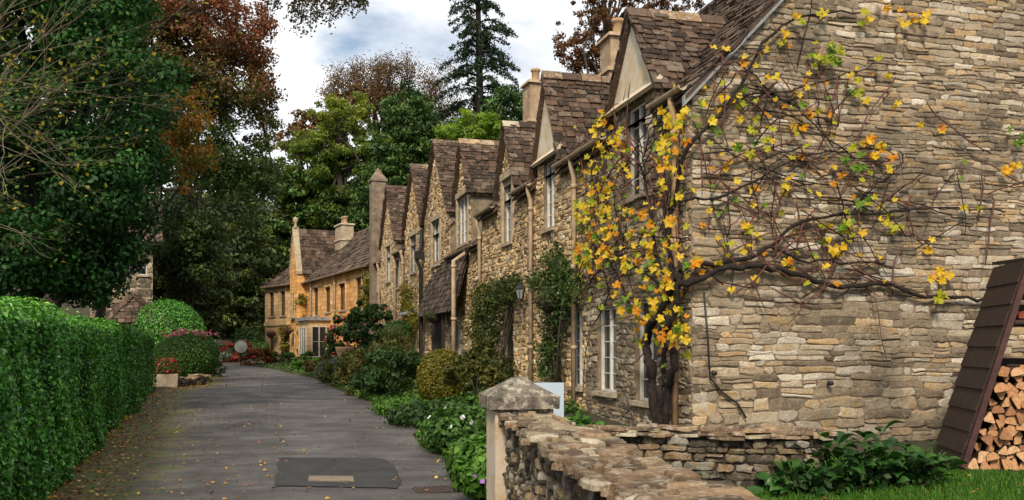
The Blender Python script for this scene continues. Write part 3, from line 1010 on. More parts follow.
    while y < length - 0.1:
        l = rg.uniform(0.4, 0.6)
        m = MB(); q = [(hw2 - 0.15, y, zr - 0.10), (hw2, y, zr + 0.08), (hw2 + 0.15, y, zr - 0.10), (hw2, y, zr + 0.01)]
        m.prism(q, (0, min(l - 0.01, length - y), 0), (rg.random(), rg.random())); m.build('ridge_stone', slate, t)
        y += l
    for a, b, z in gutters:
        gutter(t, a, b, z)
    # dark inside so that no light leaks through
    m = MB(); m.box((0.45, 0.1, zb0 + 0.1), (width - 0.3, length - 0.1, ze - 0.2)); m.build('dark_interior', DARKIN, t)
    return t, w, roof

ZE = 4.68
# ---- cottage A: nearest, gable to the garden
A, Aw, Ar = cottage('stone_cottage', 'nearest stone cottage with grapevine on its big rubble gable and one rendered dormer', YG, 3.8, ZE, 6.6,
    [(1.75, 0.86, 4.98, 6.2, 'render')],
    [(1.38, 2.08, 3.6, 4.9), (2.48, 3.28, 0.78, 2.08), (1.02, 1.74, 0.72, 2.12)], 11, near_gable=True, stone=STONE,
    gutters=[(-0.1, 0.88, ZE - 0.03), (2.62, 3.8, ZE - 0.03)])
window(A, FF, 1.38, 2.08, 3.6, 4.9, 2, 5)
window(A, FF, 2.48, 3.28, 0.78, 2.08, 2, 5)
window(A, FF, 1.02, 1.74, 0.72, 2.12, 2, 5)
downpipe(A, -0.09, 0.26, 0.15, ZE - 0.06, 0.045, PIPE_O)
m = MB()   # verge board under the slates of the gable
cp = 1 / math.sqrt(1 + T_ROOF ** 2)
for s in (0, 1):
    a = Vector((-0.15, -0.045, ZE - 0.26 - 0.02)); b = Vector((3.3, -0.045, ZE + 3.3 * T_ROOF - 0.13))
    if s: a.x, b.x = 6.75, 3.3
    m.beam(a, b, 0.05, 0.17, up=(0, 1, 0)) if False else m.prism([a, b, b + Vector((0, 0, 0.13)), a + Vector((0, 0, 0.13))], (0, -0.05, 0))
m.build('verge_board', LEAD, A)
m = MB()
m.tube([GW(704, 292, 0.05) - A.location, GW(708, 340, 0.06) - A.location, GW(710, 378, 0.06) - A.location, GW(722, 392, 0.06) - A.location, GW(738, 404, 0.06) - A.location, GW(746, 418, 0.06) - A.location], 0.013, 6)
m.build('cable', BLACK, A)
for px, py in ((713, 373), (829, 383), (985, 361)):
    p = GW(px, py, 0.05) - A.location
    m = MB(); m.tube([p, p + Vector((0, -0.06, 0))], 0.03, 8); m.build('wall_fitting', BLACK, A)

B, Bw, Br = cottage('stone_cottage', 'second stone cottage from the vine gable, rendered pointed dormer above climbing rose', YG + 3.8, 3.5, ZE, 6.6,
    [(2.05, 0.74, 4.98, 6.5, 'render')],
    [(1.72, 2.36, 3.66, 4.92), (0.18, 0.78, 0.8, 2.1)], 12, gutters=[(0.0, 1.22, ZE - 0.03), (2.86, 3.5, ZE - 0.03)], indiv=120)
window(B, FF, 1.72, 2.36, 3.66, 4.92, 2, 5)
window(B, FF, 0.18, 0.78, 0.8, 2.1, 2, 5)
downpipe(B, -0.09, 0.36, 0.15, ZE - 0.06, 0.042, PIPE)
downpipe(B, -0.09, 2.95, 0.2, ZE - 0.06, 0.042, PIPE)

C, Cw, Cr = cottage('stone_cottage', 'third stone cottage from the vine gable, small stone dormer over shadowed door', YG + 7.3, 4.0, ZE, 6.6,
    [(1.5, 0.78, 4.98, 6.3, 'stone')],
    [(1.1, 1.9, 3.72, 5.12), (1.05, 1.9, 0.35, 2.45)], 13, gutters=[(0.0, 0.66, ZE - 0.03), (2.34, 4.0, ZE - 0.03)], indiv=0)
window(C, FF, 1.1, 1.9, 3.72, 5.12, 2, 5, surround=DRESSED)
m = MB(); m.box((0.09, 1.06, 0.35), (0.13, 1.89, 2.45)); do = m.build('door', DOORW, C)
m = MB(); m.tube([(0.07, 1.2, 1.4), (0.04, 1.2, 1.4), (0.04, 1.2, 1.52), (0.07, 1.2, 1.52)], 0.012, 6); m.build('handle', BLACK, do)
downpipe(C, -0.09, 3.9, 0.4, 4.55, 0.042, PIPE)
chimney(C, 3.3, 3.4, ZE + 3.3 * T_ROOF - 0.6, 9.0, 0.75, 0.8, 1)

D, Dw, Dr = cottage('stone_cottage', 'low-eaved cottage with tall timber dormer, between small stone dormer and porch hood', YG + 11.3, 4.0, 4.05, 6.6,
    [(2.2, 0.95, 5.55, 6.95, 'stone')],
    [(1.5, 2.9, 4.2, 5.5), (2.6, 3.6, 0.9, 2.1)], 14, gutters=[(0.3, 4.05, 4.0)], indiv=0)
window(D, FF, 1.5, 2.9, 4.2, 5.5, 3, 4, surround=DRESSED)
window(D, FF, 2.6, 3.6, 0.9, 2.1, 2, 3)
downpipe(D, -0.45, 1.25, 0.4, 3.98, 0.06, PIPE)
m = MB()
m.tube([(-0.1, 0.75, 0.4), (-0.1, 0.75, 2.2)], 0.06, 8)
m.build('pale_pipe', PIPE, D)

ROT = math.radians(3.5)
def along(s):
    return (XF - math.sin(ROT) * s, 25.42 + math.cos(ROT) * s)
E, Ew, Er = cottage('gabled_cottage', 'tall-gabled stone cottage above the tiled porch hood', 0, 3.35, 4.9, 6.6,
    [(1.66, 1.6, 5.45, 7.7, 'stone')],
    [(1.15, 2.15, 3.95, 5.3), (0.9, 2.3, 0.4, 2.4)], 15, base=along(0.0), rot=ROT, indiv=0, gutters=())
window(E, FF, 1.15, 2.15, 3.95, 5.3, 2, 4, surround=DRESSED)
m = MB(); m.box((0.09, 0.91, 0.4), (0.13, 2.29, 2.4)); m.build('door', DOORW, E)
chimney(E, 3.3, 1.9, 7.6, 9.75, 0.72, 0.8, 1)
# porch hood: steep pent roof over the two doors
hood = MB()
hood.prism([(0.0, 1.4, 4.0), (-0.38, 1.4, 2.5), (-0.38, 1.4, 2.42), (0.0, 1.4, 3.9)], (0, 5.6, 0))
ho = hood.build('porch_roof', TILE_DK, D)
vx, vz = 0.38, 1.5; vl = math.hypot(vx, vz)
hp = slates((-0.42, 7.05, 2.4), (0, -1, 0), (vx, 0, vz), lambda v: (0.0, 5.7), vl + 0.06, random.Random(77), exp=(0.13, 0.17))
emit(hp, 'slate', 'slate_courses', TILE_DK, ho, cap=90, minpx=7)
m = MB(); m.box((-0.10, 1.36, 3.94), (0.05, 7.0, 4.06)); m.build('lead_flashing', COPING, D)
for yy in (1.6, 3.2, 4.8, 6.9):
    m = MB(); m.beam((-0.36, yy, 0.35), (-0.36, yy, 2.5), 0.09, 0.09, up=(1, 0, 0)); m.build('porch_post', DOORW, D)
m = MB(); m.tube([(-0.1, 3.25, 5.2), (-0.12, 3.25, 4.6), (-0.3, 3.2, 4.3), (-0.12, 3.28, 3.9), (-0.12, 3.28, 0.4)], 0.06, 8)
m.box((-0.32, 3.1, 4.25), (-0.05, 3.36, 4.5)); m.build('black_downpipe', BLACK, E)

F_, Fw_, Fr = cottage('gabled_cottage', 'second tall-gabled stone cottage, just beyond the black downpipe', 0, 3.1, 4.9, 6.6,
    [(1.5, 1.45, 5.5, 7.55, 'stone')],
    [(1.0, 1.95, 3.95, 5.2), (1.05, 1.95, 1.1, 2.4)], 16, base=along(3.36), rot=ROT, indiv=0)
window(F_, FF, 1.0, 1.95, 3.95, 5.2, 2, 4, surround=DRESSED)
window(F_, FF, 1.05, 1.95, 1.1, 2.4, 2, 4, surround=DRESSED)
m = MB(); m.prism([(-0.05, 0.8, 2.7), (-0.45, 0.8, 2.55), (-0.45, 0.8, 2.5), (-0.05, 0.8, 2.6)], (0, 1.4, 0)); m.build('door_canopy', LEAD, F_)
downpipe(F_, -0.09, 2.95, 0.4, 4.85, 0.05, PIPE)

G_, Gw_, Gr = cottage('gabled_cottage', 'tall-gabled stone cottage ending in the capped stone pillar', 0, 5.8, 4.9, 6.6,
    [(2.9, 1.5, 5.5, 7.6, 'stone')],
    [(2.4, 3.3, 3.95, 5.3), (2.4, 3.4, 1.1, 2.4), (4.6, 5.2, 3.7, 4.7), (0.7, 1.3, 3.6, 4.6)], 17, base=along(6.48), rot=ROT, indiv=0, gutters=[(0, 1.3, 4.86), (4.45, 5.5, 4.86)])
window(G_, FF, 2.4, 3.3, 3.95, 5.3, 2, 4, surround=DRESSED)
window(G_, FF, 2.4, 3.4, 1.1, 2.4, 2, 4, surround=DRESSED)
window(G_, FF, 4.6, 5.2, 3.7, 4.7, 1, 4, surround=DRESSED)
window(G_, FF, 0.7, 1.3, 3.6, 4.6, 1, 4, surround=DRESSED)
downpipe(G_, -0.09, 1.2, 0.4, 4.8, 0.05, PIPE)
downpipe(G_, -0.09, 4.5, 0.4, 4.8, 0.05, PIPE)
chimney(G_, 1.4, 3.0, 7.3, 7.75, 0.5, 0.6, 0, mat=DRESSED)
m = MB()   # tall capped pillar (stack) standing at the far end of the front
m.box((-0.25, 5.3, 0.4), (0.35, 5.85, 8.25)); m.box((-0.30, 5.25, 8.25), (0.40, 5.90, 8.35))
m.add([(-0.27, 5.28, 8.35), (0.37, 5.28, 8.35), (0.37, 5.87, 8.35), (-0.27, 5.87, 8.35), (0.05, 5.575, 8.85)], [(0, 1, 4), (1, 2, 4), (2, 3, 4), (3, 0, 4), (3, 2, 1, 0)])
m.build('stone_stack', plain_mat('stack_stone', (0.26, 0.20, 0.145), 0.95, (0.11, 0.08, 0.06), 4, 0.7, bscale=25), G_)

BRONZE = plain_mat('oiled_oak_frame', (0.16, 0.075, 0.03), 0.7, (0.10, 0.05, 0.02), 5)
# ---------------------------------------------------------------- far houses round the bend
def far_house(name, label, p0, p1, ze, zr, wid, gables, wins, stories_band, mat, seed, hip=False):
    p0, p1 = Vector(p0), Vector(p1)
    d = p1 - p0; Ln = d.length
    rot = math.atan2(-d.x, d.y)
    t = thing(name, (p0.x, p0.y, 0.0), rot, label, 'house')
    rg = random.Random(seed)
    wl = MB()
    wall_panel(wl, FF, 0, Ln, 0.3, ze, wins, depth=0.2)
    hw2 = wid / 2
    for yy in (0.0, Ln):
        if hip and yy > 0:
            wl.add([(0, yy, 0.3), (wid, yy, 0.3), (wid, yy, ze), (0, yy, ze)], [(0, 1, 2, 3)])
        else:
            wl.add([(0, yy, 0.3), (wid, yy, 0.3), (wid, yy, ze), (hw2, yy, zr - 0.1), (0, yy, ze)], [(0, 1, 2, 3, 4)])
    wl.add([(wid, 0, 0.3), (wid, Ln, 0.3), (wid, Ln, ze), (wid, 0, ze)], [(0, 1, 2, 3)])
    w = wl.build('wall', mat, t)
    for (a, b, c, dd) in wins:
        window(t, FF, a, b, c, dd, 2 if b - a > 0.7 else 1, 1, frame=BRONZE, surround=ASHLAR_P, depth=0.14)
    hy = 2.4 if hip else 0.0
    rf = MB()
    A0, A1 = (-0.2, -0.05, ze - 0.15), (-0.2, Ln + (0.2 if hip else 0.05), ze - 0.15)
    R0, R1 = (hw2, -0.05, zr), (hw2, Ln - hy + 0.05, zr)
    B0, B1 = (wid + 0.2, -0.05, ze - 0.15), (wid + 0.2, Ln + (0.2 if hip else 0.05), ze - 0.15)
    vs = [A0, A1, R0, R1, B0, B1]
    rf.add(vs, [(0, 1, 3, 2), (2, 3, 5, 4), (1, 5, 3), (0, 2, 4), (0, 4, 5, 1)])
    roof = rf.build('roof', TILE, t)
    tt = (zr - ze + 0.15) / (hw2 + 0.2); sl = math.sqrt(1 + tt * tt)
    c_, s_ = 1 / sl, tt / sl
    vl = (hw2 + 0.2) * sl
    def ur(v):
        k = v / vl
        return ((hy * k - 0.2) if hip else 0.0, Ln + 0.05)
    sk = None
    tl = slates((-0.2, Ln, ze - 0.14), (0, -1, 0), (c_, 0, s_), ur, vl, rg, exp=(0.22, 0.3), wid=(0.25, 0.5), th=0.035)
    if hip:
        tl += slates((-0.2, Ln + 0.2, ze - 0.14), (-1, 0, 0), (0, -(hy + 0.15), zr - ze + 0.14), lambda v: (-(wid + 0.4) * (1 - v / 3.4), 0.0) if False else (-(wid / 2 + 0.2) * (2 - v / 3.2), -(wid / 2 + 0.2) * (v / 3.2)), 3.1, rg, exp=(0.22, 0.3), wid=(0.25, 0.5), th=0.035)
    emit(tl, 'slate', 'slate_courses', TILE, roof, cap=0)
    gutter(t, 0, Ln, ze - 0.1, x=-0.26, r=0.07)
    if stories_band:
        m = MB(); m.box((-0.07, 0.0, stories_band), (0.0, Ln, stories_band + 0.22)); m.build('string_course', ASHLAR_P, t)
    return t, rot, Ln

H0, H1 = W(371, 39.6), W(306, 51.0)
Hh, hrot, hlen = far_house('ashlar_house', 'long golden ashlar house with slate roof and crossed gable at the bend', H0, H1, 5.1, 8.0, 6.0, [],
    [(1.4, 2.4, 3.1, 4.6), (4.2, 5.4, 3.2, 4.5), (7.0, 8.2, 3.2, 4.5), (9.6, 10.8, 3.1, 4.6), (3.2, 4.4, 1.1, 2.5)], 0, ASHLAR, 31)
for yy in (0.7, 5.9, 11.0): downpipe(Hh, -0.1, yy, 0.5, 5.0, 0.05, PIPE)
# lead-roofed bay
m = MB(); m.box((-1.1, 7.2, 0.4), (-0.003, 9.6, 2.75)); b_ = m.build('bay', ASHLAR_P, Hh)
m = MB(); m.box((-1.25, 7.05, 2.753), (-0.004, 9.75, 2.93)); m.build('bay_roof', LEAD, b_)
def FBN(u, v, n): return Vector((-1.1 - n - 0.10, u, v))
window(Hh, FBN, 7.7, 9.1, 1.05, 2.4, 3, 2, depth=0.1)
def FBS(u, v, n): return Vector((u, 7.2 - n - 0.10, v))
window(Hh, FBS, -0.95, -0.2, 0.9, 2.45, 2, 2, depth=0.1)
chimney(Hh, 2.2, 12.6, 6.8, 8.35, 0.8, 1.5, 2, mat=DRESSED)
# cross gable with finial at the far end
gm = MB()
gy0, gy1, gza = hlen + 0.02, hlen + 1.9, 8.0
gm.prism([(-0.5, gy0, 0.3), (-0.5, gy1, 0.3), (-0.5, gy1, 5.6), (-0.5, (gy0 + gy1) / 2, gza), (-0.5, gy0, 5.6)], (4.0, 0, 0))
wg = gm.build('gable_wing', ASHLAR, Hh)
for s in (-1, 1):
    m = MB(); yc = (gy0 + gy1) / 2
    a = Vector((-0.56, yc + s * 1.02, 5.5)); b = Vector((-0.56, yc, gza + 0.09))
    m.prism([a, b, b + Vector((0, 0, 0.18)), a + Vector((0, 0, 0.18))], (0.34, 0, 0)); m.build('coping', DRESSED, wg)
    m = MB(); a = Vector((-0.2, yc + s * 1.06, 5.42)); b = Vector((-0.2, yc, gza + 0.03))
    m.prism([a, b, b + Vector((0, 0, 0.1)), a + Vector((0, 0, 0.1))], (3.7, 0, 0)); wr = m.build('wing_roof', TILE, wg)
    if s < 0:
        vv = b - a
        hpw = slates(a + Vector((0, 0, 0.11)), (1, 0, 0), vv, lambda v: (0.0, 3.7), vv.length, random.Random(9), exp=(0.2, 0.26), wid=(0.2, 0.4), th=0.035)
        rb = MB()
        for q_ in hpw: rb.add(*q_)
        o = rb.build('slate_courses', TILE, wg); o['kind'] = 'stuff'
m = MB(); yc = (gy0 + gy1) / 2
m.lathe((-0.39, yc, gza + 0.2), [(0.12, 0), (0.08, 0.12), (0.06, 0.3), (0.16, 0.42), (0.13, 0.58), (0.02, 0.66)], 8); m.build('finial', DRESSED, wg)
def FWG(u, v, n): return Vector((-0.5 - n - 0.1, u, v))
window(Hh, FWG, gy0 + 0.5, gy0 + 1.4, 3.1, 4.5, 2, 3, surround=None, depth=0.1, frame=ASHLAR_P)
window(Hh, FWG, gy0 + 0.5, gy0 + 1.4, 1.0, 2.4, 2, 3, surround=None, depth=0.1, frame=ASHLAR_P)

J0 = Hh.matrix_basis @ Vector((0.25, hlen + 1.95, 0)); J1 = W(265, 57.5)
J0 = Vector((J0.x, J0.y, 0)); 
JL = (J1 - J0).length / 5.6
Jh, jrot, jlen = far_house('ashlar_house', 'farthest pale golden house, hipped slate roof, at the left end of the row', J0, J1, 5.25, 7.7, 5.5, [],
    [(a * JL, b * JL, c, d_) for a, b, c, d_ in [(0.7, 1.5, 3.3, 4.8), (2.4, 3.2, 3.3, 4.8), (4.1, 4.9, 3.3, 4.8), (0.7, 1.6, 1.0, 2.3), (2.4, 3.3, 0.5, 2.3), (4.1, 4.9, 1.1, 2.3)]] , 2.7, ASHLAR_P, 32, hip=True)
chimney(Jh, 2.4, 2.2, 6.9, 8.0, 0.6, 1.4, 2, mat=DRESSED)
# ---------------------------------------------------------------- garden walls
def dry_wall(name, label, p0, p1, z0, z1, th, seed, base0=0.0, hr=(0.06, 0.14), lr=(0.09, 0.24), cap_n=300, cop=(0.05, 0.08), coping_rows=3, ends=True):
    """dry-stone wall from p0 to p1; left-hand face first; top from z0 to z1"""
    p0, p1 = Vector((*p0, 0)), Vector((*p1, 0))
    d = p1 - p0; Ln = d.length
    rot = math.atan2(d.y, d.x)
    t = thing(name, (p0.x, p0.y, base0), rot, label, 'wall')
    rg = random.Random(seed)
    h0, h1 = z0 - base0, z1 - base0
    hh = lambda u: h0 + (h1 - h0) * u / Ln
    m = MB()
    m.prism([(0, -th / 2, -0.3), (Ln, -th / 2, -0.3), (Ln, -th / 2, h1 - 0.02), (0, -th / 2, h0 - 0.02)], (0, th, 0))
    core = m.build('wall_core', MORTAR_DK, t)
    pcs = []
    for s in (1, -1):
        def Fs(u, v, n, s=s): return Vector((u, s * (th / 2 + n), v))
        def ins(ua, ub, va, vb): return vb < hh((ua + ub) / 2) + 0.02
        q = courses(Fs, 0.0, Ln, -0.1, max(h0, h1), ins, rg, hr=hr, lr=lr, dep=(0.015, 0.05), gap=0.012, wave=0.03)
        pcs += q
    for uu, s in ((0.0, -1), (Ln, 1)):
        def Fe(u, v, n, uu=uu, s=s): return Vector((uu + s * n, u, v))
        pcs += courses(Fe, -th / 2, th / 2, -0.1, hh(uu), lambda *a: True, rg, hr=hr, lr=lr, dep=(0.02, 0.05), gap=0.014)
    emit(pcs, 'stone', 'rubble_courses', STONE_G, core, cap=cap_n, minpx=9)
    # coping flags
    cp_ = []
    for row in range(coping_rows):
        w0 = -th / 2 - 0.07 + (th + 0.14) * row / coping_rows
        w1 = -th / 2 - 0.07 + (th + 0.14) * (row + 1) / coping_rows
        for layer in range(4):
            u = -0.06 - rg.uniform(0, 0.2)
            while u < Ln + 0.02:
                l = rg.uniform(0.08, 0.30)
                lay = layer * 0.015 + rg.uniform(-0.008, 0.010)
                tl = rg.uniform(-0.07, 0.07); tv = rg.uniform(-0.08, 0.08)
                if layer == 0 or rg.random() < (0.75, 0.6, 0.4)[layer - 1]:
                    def Ft(a, b, n, u=u, l=l, lay=lay, tl=tl, tv=tv, w0=w0): return Vector((a, b, hh(min(max(a, 0), Ln)) - 0.02 + lay + n + tl * (a - u - l / 2) + tv * (b - w0)))
                    pc = stone_piece(Ft, u + 0.004, min(u + l, Ln + 0.08) - 0.004, w0 + rg.uniform(-0.05, 0.03), w1 + rg.uniform(-0.03, 0.05), rg.uniform(*cop) * 0.32, rg, 0.2, crisp=0.3)
                    cp_.append(pc)
                u += l
    emit(cp_, 'coping_flag', 'coping_rubble', COPING, core, cap=300, minpx=9)
    return t

dry_wall('garden_wall', 'rough stone garden wall with rusty flagstone coping running towards the viewer from the pillar', (1.93, 6.74), (1.24, 1.5), 0.93, 0.93, 0.28, 41, 0.0, hr=(0.03, 0.085), lr=(0.05, 0.15), coping_rows=4)
dry_wall('low_garden_wall', 'low dry-stone wall between the lawn and the vine trunk', (5.02, wall2_y(5.02)), (2.45, wall2_y(2.45)), 0.66, 0.66, 0.34, 42, 0.1, hr=(0.035, 0.10), lr=(0.10, 0.30), coping_rows=3)

# gate pillar
pc = thing('gate_pillar', (1.93, 6.98, 0.0), math.radians(-4), 'square stone gate pillar with lichened pyramid cap at the road edge', 'pillar')
m = MB(); m.box((-0.225, -0.21, -0.1), (0.225, 0.21, 0.985)); m.build('shaft', plain_mat('pillar_stone', (0.50, 0.43, 0.34), 0.9, (0.40, 0.25, 0.11), 5, 0.4, bscale=40, lo=0.48, hi=0.7), pc)
PC = piece_mat('pillar_cap_stone', [(0.0, (0.09, 0.075, 0.06)), (0.5, (0.22, 0.185, 0.15)), (1.0, (0.36, 0.31, 0.25))], lichen=(0.52, 0.47, 0.36), lich_amt=0.8, stain=(0.05, 0.045, 0.038), stain_scale=9, stain_lo=0.47, bump=1.0, bscale=40, lt=0.5)
m = MB(); m.box((-0.20, -0.225, 0.87), (0.235, 0.20, 0.995), (0.15, 0.2)); m.build('neck_block', PC, pc)
m = MB()
vs = [(-0.275, -0.26, 1.0), (0.275, -0.26, 1.0), (0.275, 0.26, 1.0), (-0.275, 0.26, 1.0),
      (-0.282, -0.268, 1.10), (0.282, -0.265, 1.095), (0.28, 0.265, 1.10), (-0.28, 0.265, 1.10),
      (-0.13, -0.12, 1.19), (0.12, -0.125, 1.185), (0.13, 0.12, 1.19), (-0.125, 0.125, 1.19),
      (-0.045, -0.04, 1.245), (0.05, -0.04, 1.24), (0.04, 0.045, 1.245), (-0.045, 0.04, 1.24)]
fs = [(3, 2, 1, 0), (12, 13, 14, 15)]
for k in (0, 4, 8):
    for i in range(4): fs.append((k + i, k + (i + 1) % 4, k + 4 + (i + 1) % 4, k + 4 + i))
m.add(vs, fs, (0.5, 0.6)); m.build('cap', PC, pc)

# white sign board behind the pillar
p = W(549, 7.9); zg = gz(p.x, p.y)
sg = thing('sign_board', (p.x, p.y, zg), math.radians(-15), 'plain pale white-blue board on a stake behind the gate pillar', 'sign')
PALEB = plain_mat('pale_board', (0.40, 0.47, 0.55), 0.45, (0.36, 0.42, 0.50), 2)
m = MB(); m.box((-0.13, -0.008, 0.83 - zg), (0.13, 0.008, 1.17 - zg)); m.build('board', PALEB, sg)
m = MB(); m.box((-0.02, 0.0085, -0.15), (0.02, 0.04, 1.0 - zg)); m.build('stake', DOORW, sg)

# slab pile on the raised bed
pp = W(742, 9.25); zb_ = gz(pp.x, pp.y)
sl = thing('slab_pile', (pp.x, pp.y, zb_ - 0.02), math.radians(-20), 'heap of flat rusty stone slabs behind the low wall', 'stone pile')
rg = random.Random(4)
for k in range(9):
    lx, ly = rg.uniform(0.2, 0.5), rg.uniform(0.16, 0.26)
    cx, cy, cz = rg.uniform(-0.42, 0.3), rg.uniform(-0.1, 0.14), 0.03 * (k // 2)
    def Fp(a, b, n, cz=cz, s=rg.uniform(-0.08, 0.08)): return Vector((a, b, cz + n + s * a))
    v_, f_, t_ = stone_piece(Fp, cx - lx / 2, cx + lx / 2, cy - ly, cy + ly, 0.06, rg, 0.25)
    m = MB(); m.add(v_, f_, t_); m.build('slab', COPING, sl)

# ---------------------------------------------------------------- log store
LS = W(957, 9.6); LSZ = 0.11
ls = thing('log_store', (LS.x, LS.y, LSZ), math.radians(-24.8), 'dark brown boarded log store with leaning side against the gable', 'log store')
BOARD = plain_mat('dark_stained_board', (0.040, 0.024, 0.019), 0.6, (0.022, 0.014, 0.012), 7, 0.4, bscale=60, spec=0.35)
POSTM = plain_mat('red_brown_post', (0.075, 0.030, 0.026), 0.55, (0.04, 0.018, 0.016), 7, 0.3)
LEAN = 0.30; HT = 2.28; WD = 2.0; DP = 1.0
nb_ = 10; bh = HT / nb_
rg = random.Random(8)
for k in range(nb_):
    za, zb = k * bh + 0.006, (k + 1) * bh - 0.006
    th = 0.022
    lap = 0.012
    zc = zb + 0.018
    q = [(za * LEAN - lap, 0, za), (zc * LEAN + 0.006, 0, zc), (zc * LEAN + 0.006 + th, 0, zc), (za * LEAN - lap + th, 0, za)]
    m = MB(); m.prism([Vector(p) + Vector((rg.uniform(-.003, .003), 0.05, 0)) for p in q], (0, DP - 0.05, 0)); m.build('side_board', BOARD, ls)
    # far side boards (upright)
    m = MB(); m.box((WD, 0.05, za), (WD + 0.022, DP, zb)); m.build('side_board', BOARD, ls)
for x0, le in ((0.0, LEAN), (WD - 0.03, 0.0)):
    for yy in (-0.015, DP - 0.06):
        m = MB(); m.prism([(x0 + 0.01, yy, -0.02), (x0 + 0.07, yy, -0.02), (x0 + 0.07 + HT * le, yy, HT), (x0 + 0.01 + HT * le, yy, HT)], (0, 0.062, 0)); m.build('post', POSTM, ls)
for k in range(7):
    if k in (4,): continue
    m = MB(); za = 0.05 + k * 0.31
    m.box((za * LEAN + 0.1, DP - 0.035, za), (WD, DP - 0.012, za + 0.26)); m.build('back_board', BOARD, ls)
m = MB(); m.box((0.08, 0.02, 0.02), (WD, DP - 0.05, 0.06)); m.build('floor_board', BOARD, ls)
m = MB(); m.box((0.58, 0.02, 1.62), (WD, DP - 0.05, 1.655)); m.build('shelf', POSTM, ls)
m = MB(); m.prism([(HT * LEAN + 0.01, -0.03, HT + 0.005), (WD + 0.1, -0.03, HT + 0.005), (WD + 0.1, DP + 0.05, HT + 0.05), (HT * LEAN + 0.01, DP + 0.05, HT + 0.05)], (0, 0, 0.03)); m.build('roof_panel', BOARD, ls)

LOGEND = bpy.data.materials.new('cut_wood'); t, nd, ln, bs = nodes(LOGEND)
oi = nd.new('ShaderNodeObjectInfo'); c_ = ramp(nd, [(0, (0.24, 0.105, 0.045)), (0.35, (0.42, 0.20, 0.085)), (0.7, (0.50, 0.27, 0.125)), (1, (0.58, 0.36, 0.20))]); ln(oi.outputs['Random'], c_.inputs['Fac'])
geo = nd.new('ShaderNodeNewGeometry'); nn = noise(nd, ln, geo.outputs['Position'], 35, 4)
ln(mixc(nd, ln, 1.0, c_.outputs['Color'], mapr(nd, ln, nn.outputs['Fac'], 0.6, 1.25, 0.3, 0.7), 'MULTIPLY'), bs.inputs['Base Color']); bs.inputs['Roughness'].default_value = 0.85
LOGBARK = plain_mat('log_bark', (0.12, 0.075, 0.045), 0.95, (0.05, 0.03, 0.02), 20, 0.7)
def log_mesh(kind, sz, rg):
    if kind == 0: poly = [(-0.5, -0.42), (0.5, -0.42), (rg.uniform(-0.25, 0.25), 0.5)]
    elif kind == 1: poly = [(-0.5, -0.3), (0.5, -0.3), (0.4, 0.1), (0.1, 0.33), (-0.25, 0.28), (-0.48, 0.02)]
    elif kind == 2: poly = [(-0.5, 0.4), (0.45, 0.42), (0.05, -0.5)]
    else: poly = [(-0.45, -0.4), (0.35, -0.45), (0.5, 0.3), (-0.2, 0.45)]
    q = []
    for k in range(len(poly)):      # soften corners
        a, b, c = poly[k - 1], poly[k], poly[(k + 1) % len(poly)]
        q.append((b[0] * 0.86 + a[0] * 0.14, b[1] * 0.86 + a[1] * 0.14)); q.append((b[0] * 0.86 + c[0] * 0.14, b[1] * 0.86 + c[1] * 0.14))
    me = bpy.data.meshes.new('split_log'); n = len(q)
    vs = [(a * sz, -0.17, b * sz) for a, b in q] + [(a * sz * rg.uniform(0.9, 1.05), 0.17, b * sz) for a, b in q]
    fs = [tuple(range(n)), tuple(range(2 * n - 1, n - 1, -1))] + [((k + 1) % n, k, n + k, n + (k + 1) % n) for k in range(n)]
    me.from_pydata(vs, [], fs); me.materials.append(LOGEND); me.materials.append(LOGBARK)
    for i, f in enumerate(me.polygons): f.material_index = 0 if i < 2 else 1
    return me
lms = [[log_mesh(k, 0.125, rg) for _ in range(3)] for k in range(4)]
LM = ls.matrix_basis.copy()
row = 0; z = 0.115
while z < 1.16:
    x = z * LEAN + 0.16 + (0.05 if row % 2 else 0.0)
    while x < WD - 0.1:
        if x < 1.25:
            k = 0 if (row + int(x * 50)) % 2 else 2
            if rg.random() < 0.35: k = rg.choice((1, 3))
            lg = bpy.data.objects.new('split_log', rg.choice(lms[k]))
            link(lg)
            s = rg.uniform(0.75, 1.3)
            lg.matrix_basis = LM @ Matrix.Translation((x + rg.uniform(-.012, .012), 0.24 + rg.uniform(-0.04, 0.05), z + rg.uniform(-.008, .012))) @ Matrix.Rotation(rg.uniform(-0.35, 0.35), 4, 'Y') @ Matrix.Scale(s, 4)
            tag(lg, 'split firewood log in the stack inside the log store', 'log', 'split logs stacked in the log store')
        x += rg.uniform(0.085, 0.115)
    z += 0.083; row += 1
for k, (x, yy, z, s) in enumerate(((0.70, 0.25, 1.71, 1.0), (0.84, 0.2, 1.72, 1.1), (0.98, 0.3, 1.71, 0.9))):
    me = lms[1][k % 3].copy(); me.materials.clear(); me.materials.append(plain_mat('red_wood', (0.30, 0.06, 0.035), 0.8, (0.16, 0.035, 0.02), 9)); me.materials.append(LOGBARK)
    lg = bpy.data.objects.new('kindling_log', me); link(lg)
    lg.matrix_basis = LM @ Matrix.Translation((x, yy, z)) @ Matrix.Rotation(0.2 * k, 4, 'Z') @ Matrix.Scale(s, 4)
    tag(lg, 'reddish log lying on the upper shelf of the log store', 'log', 'red logs on the store shelf')

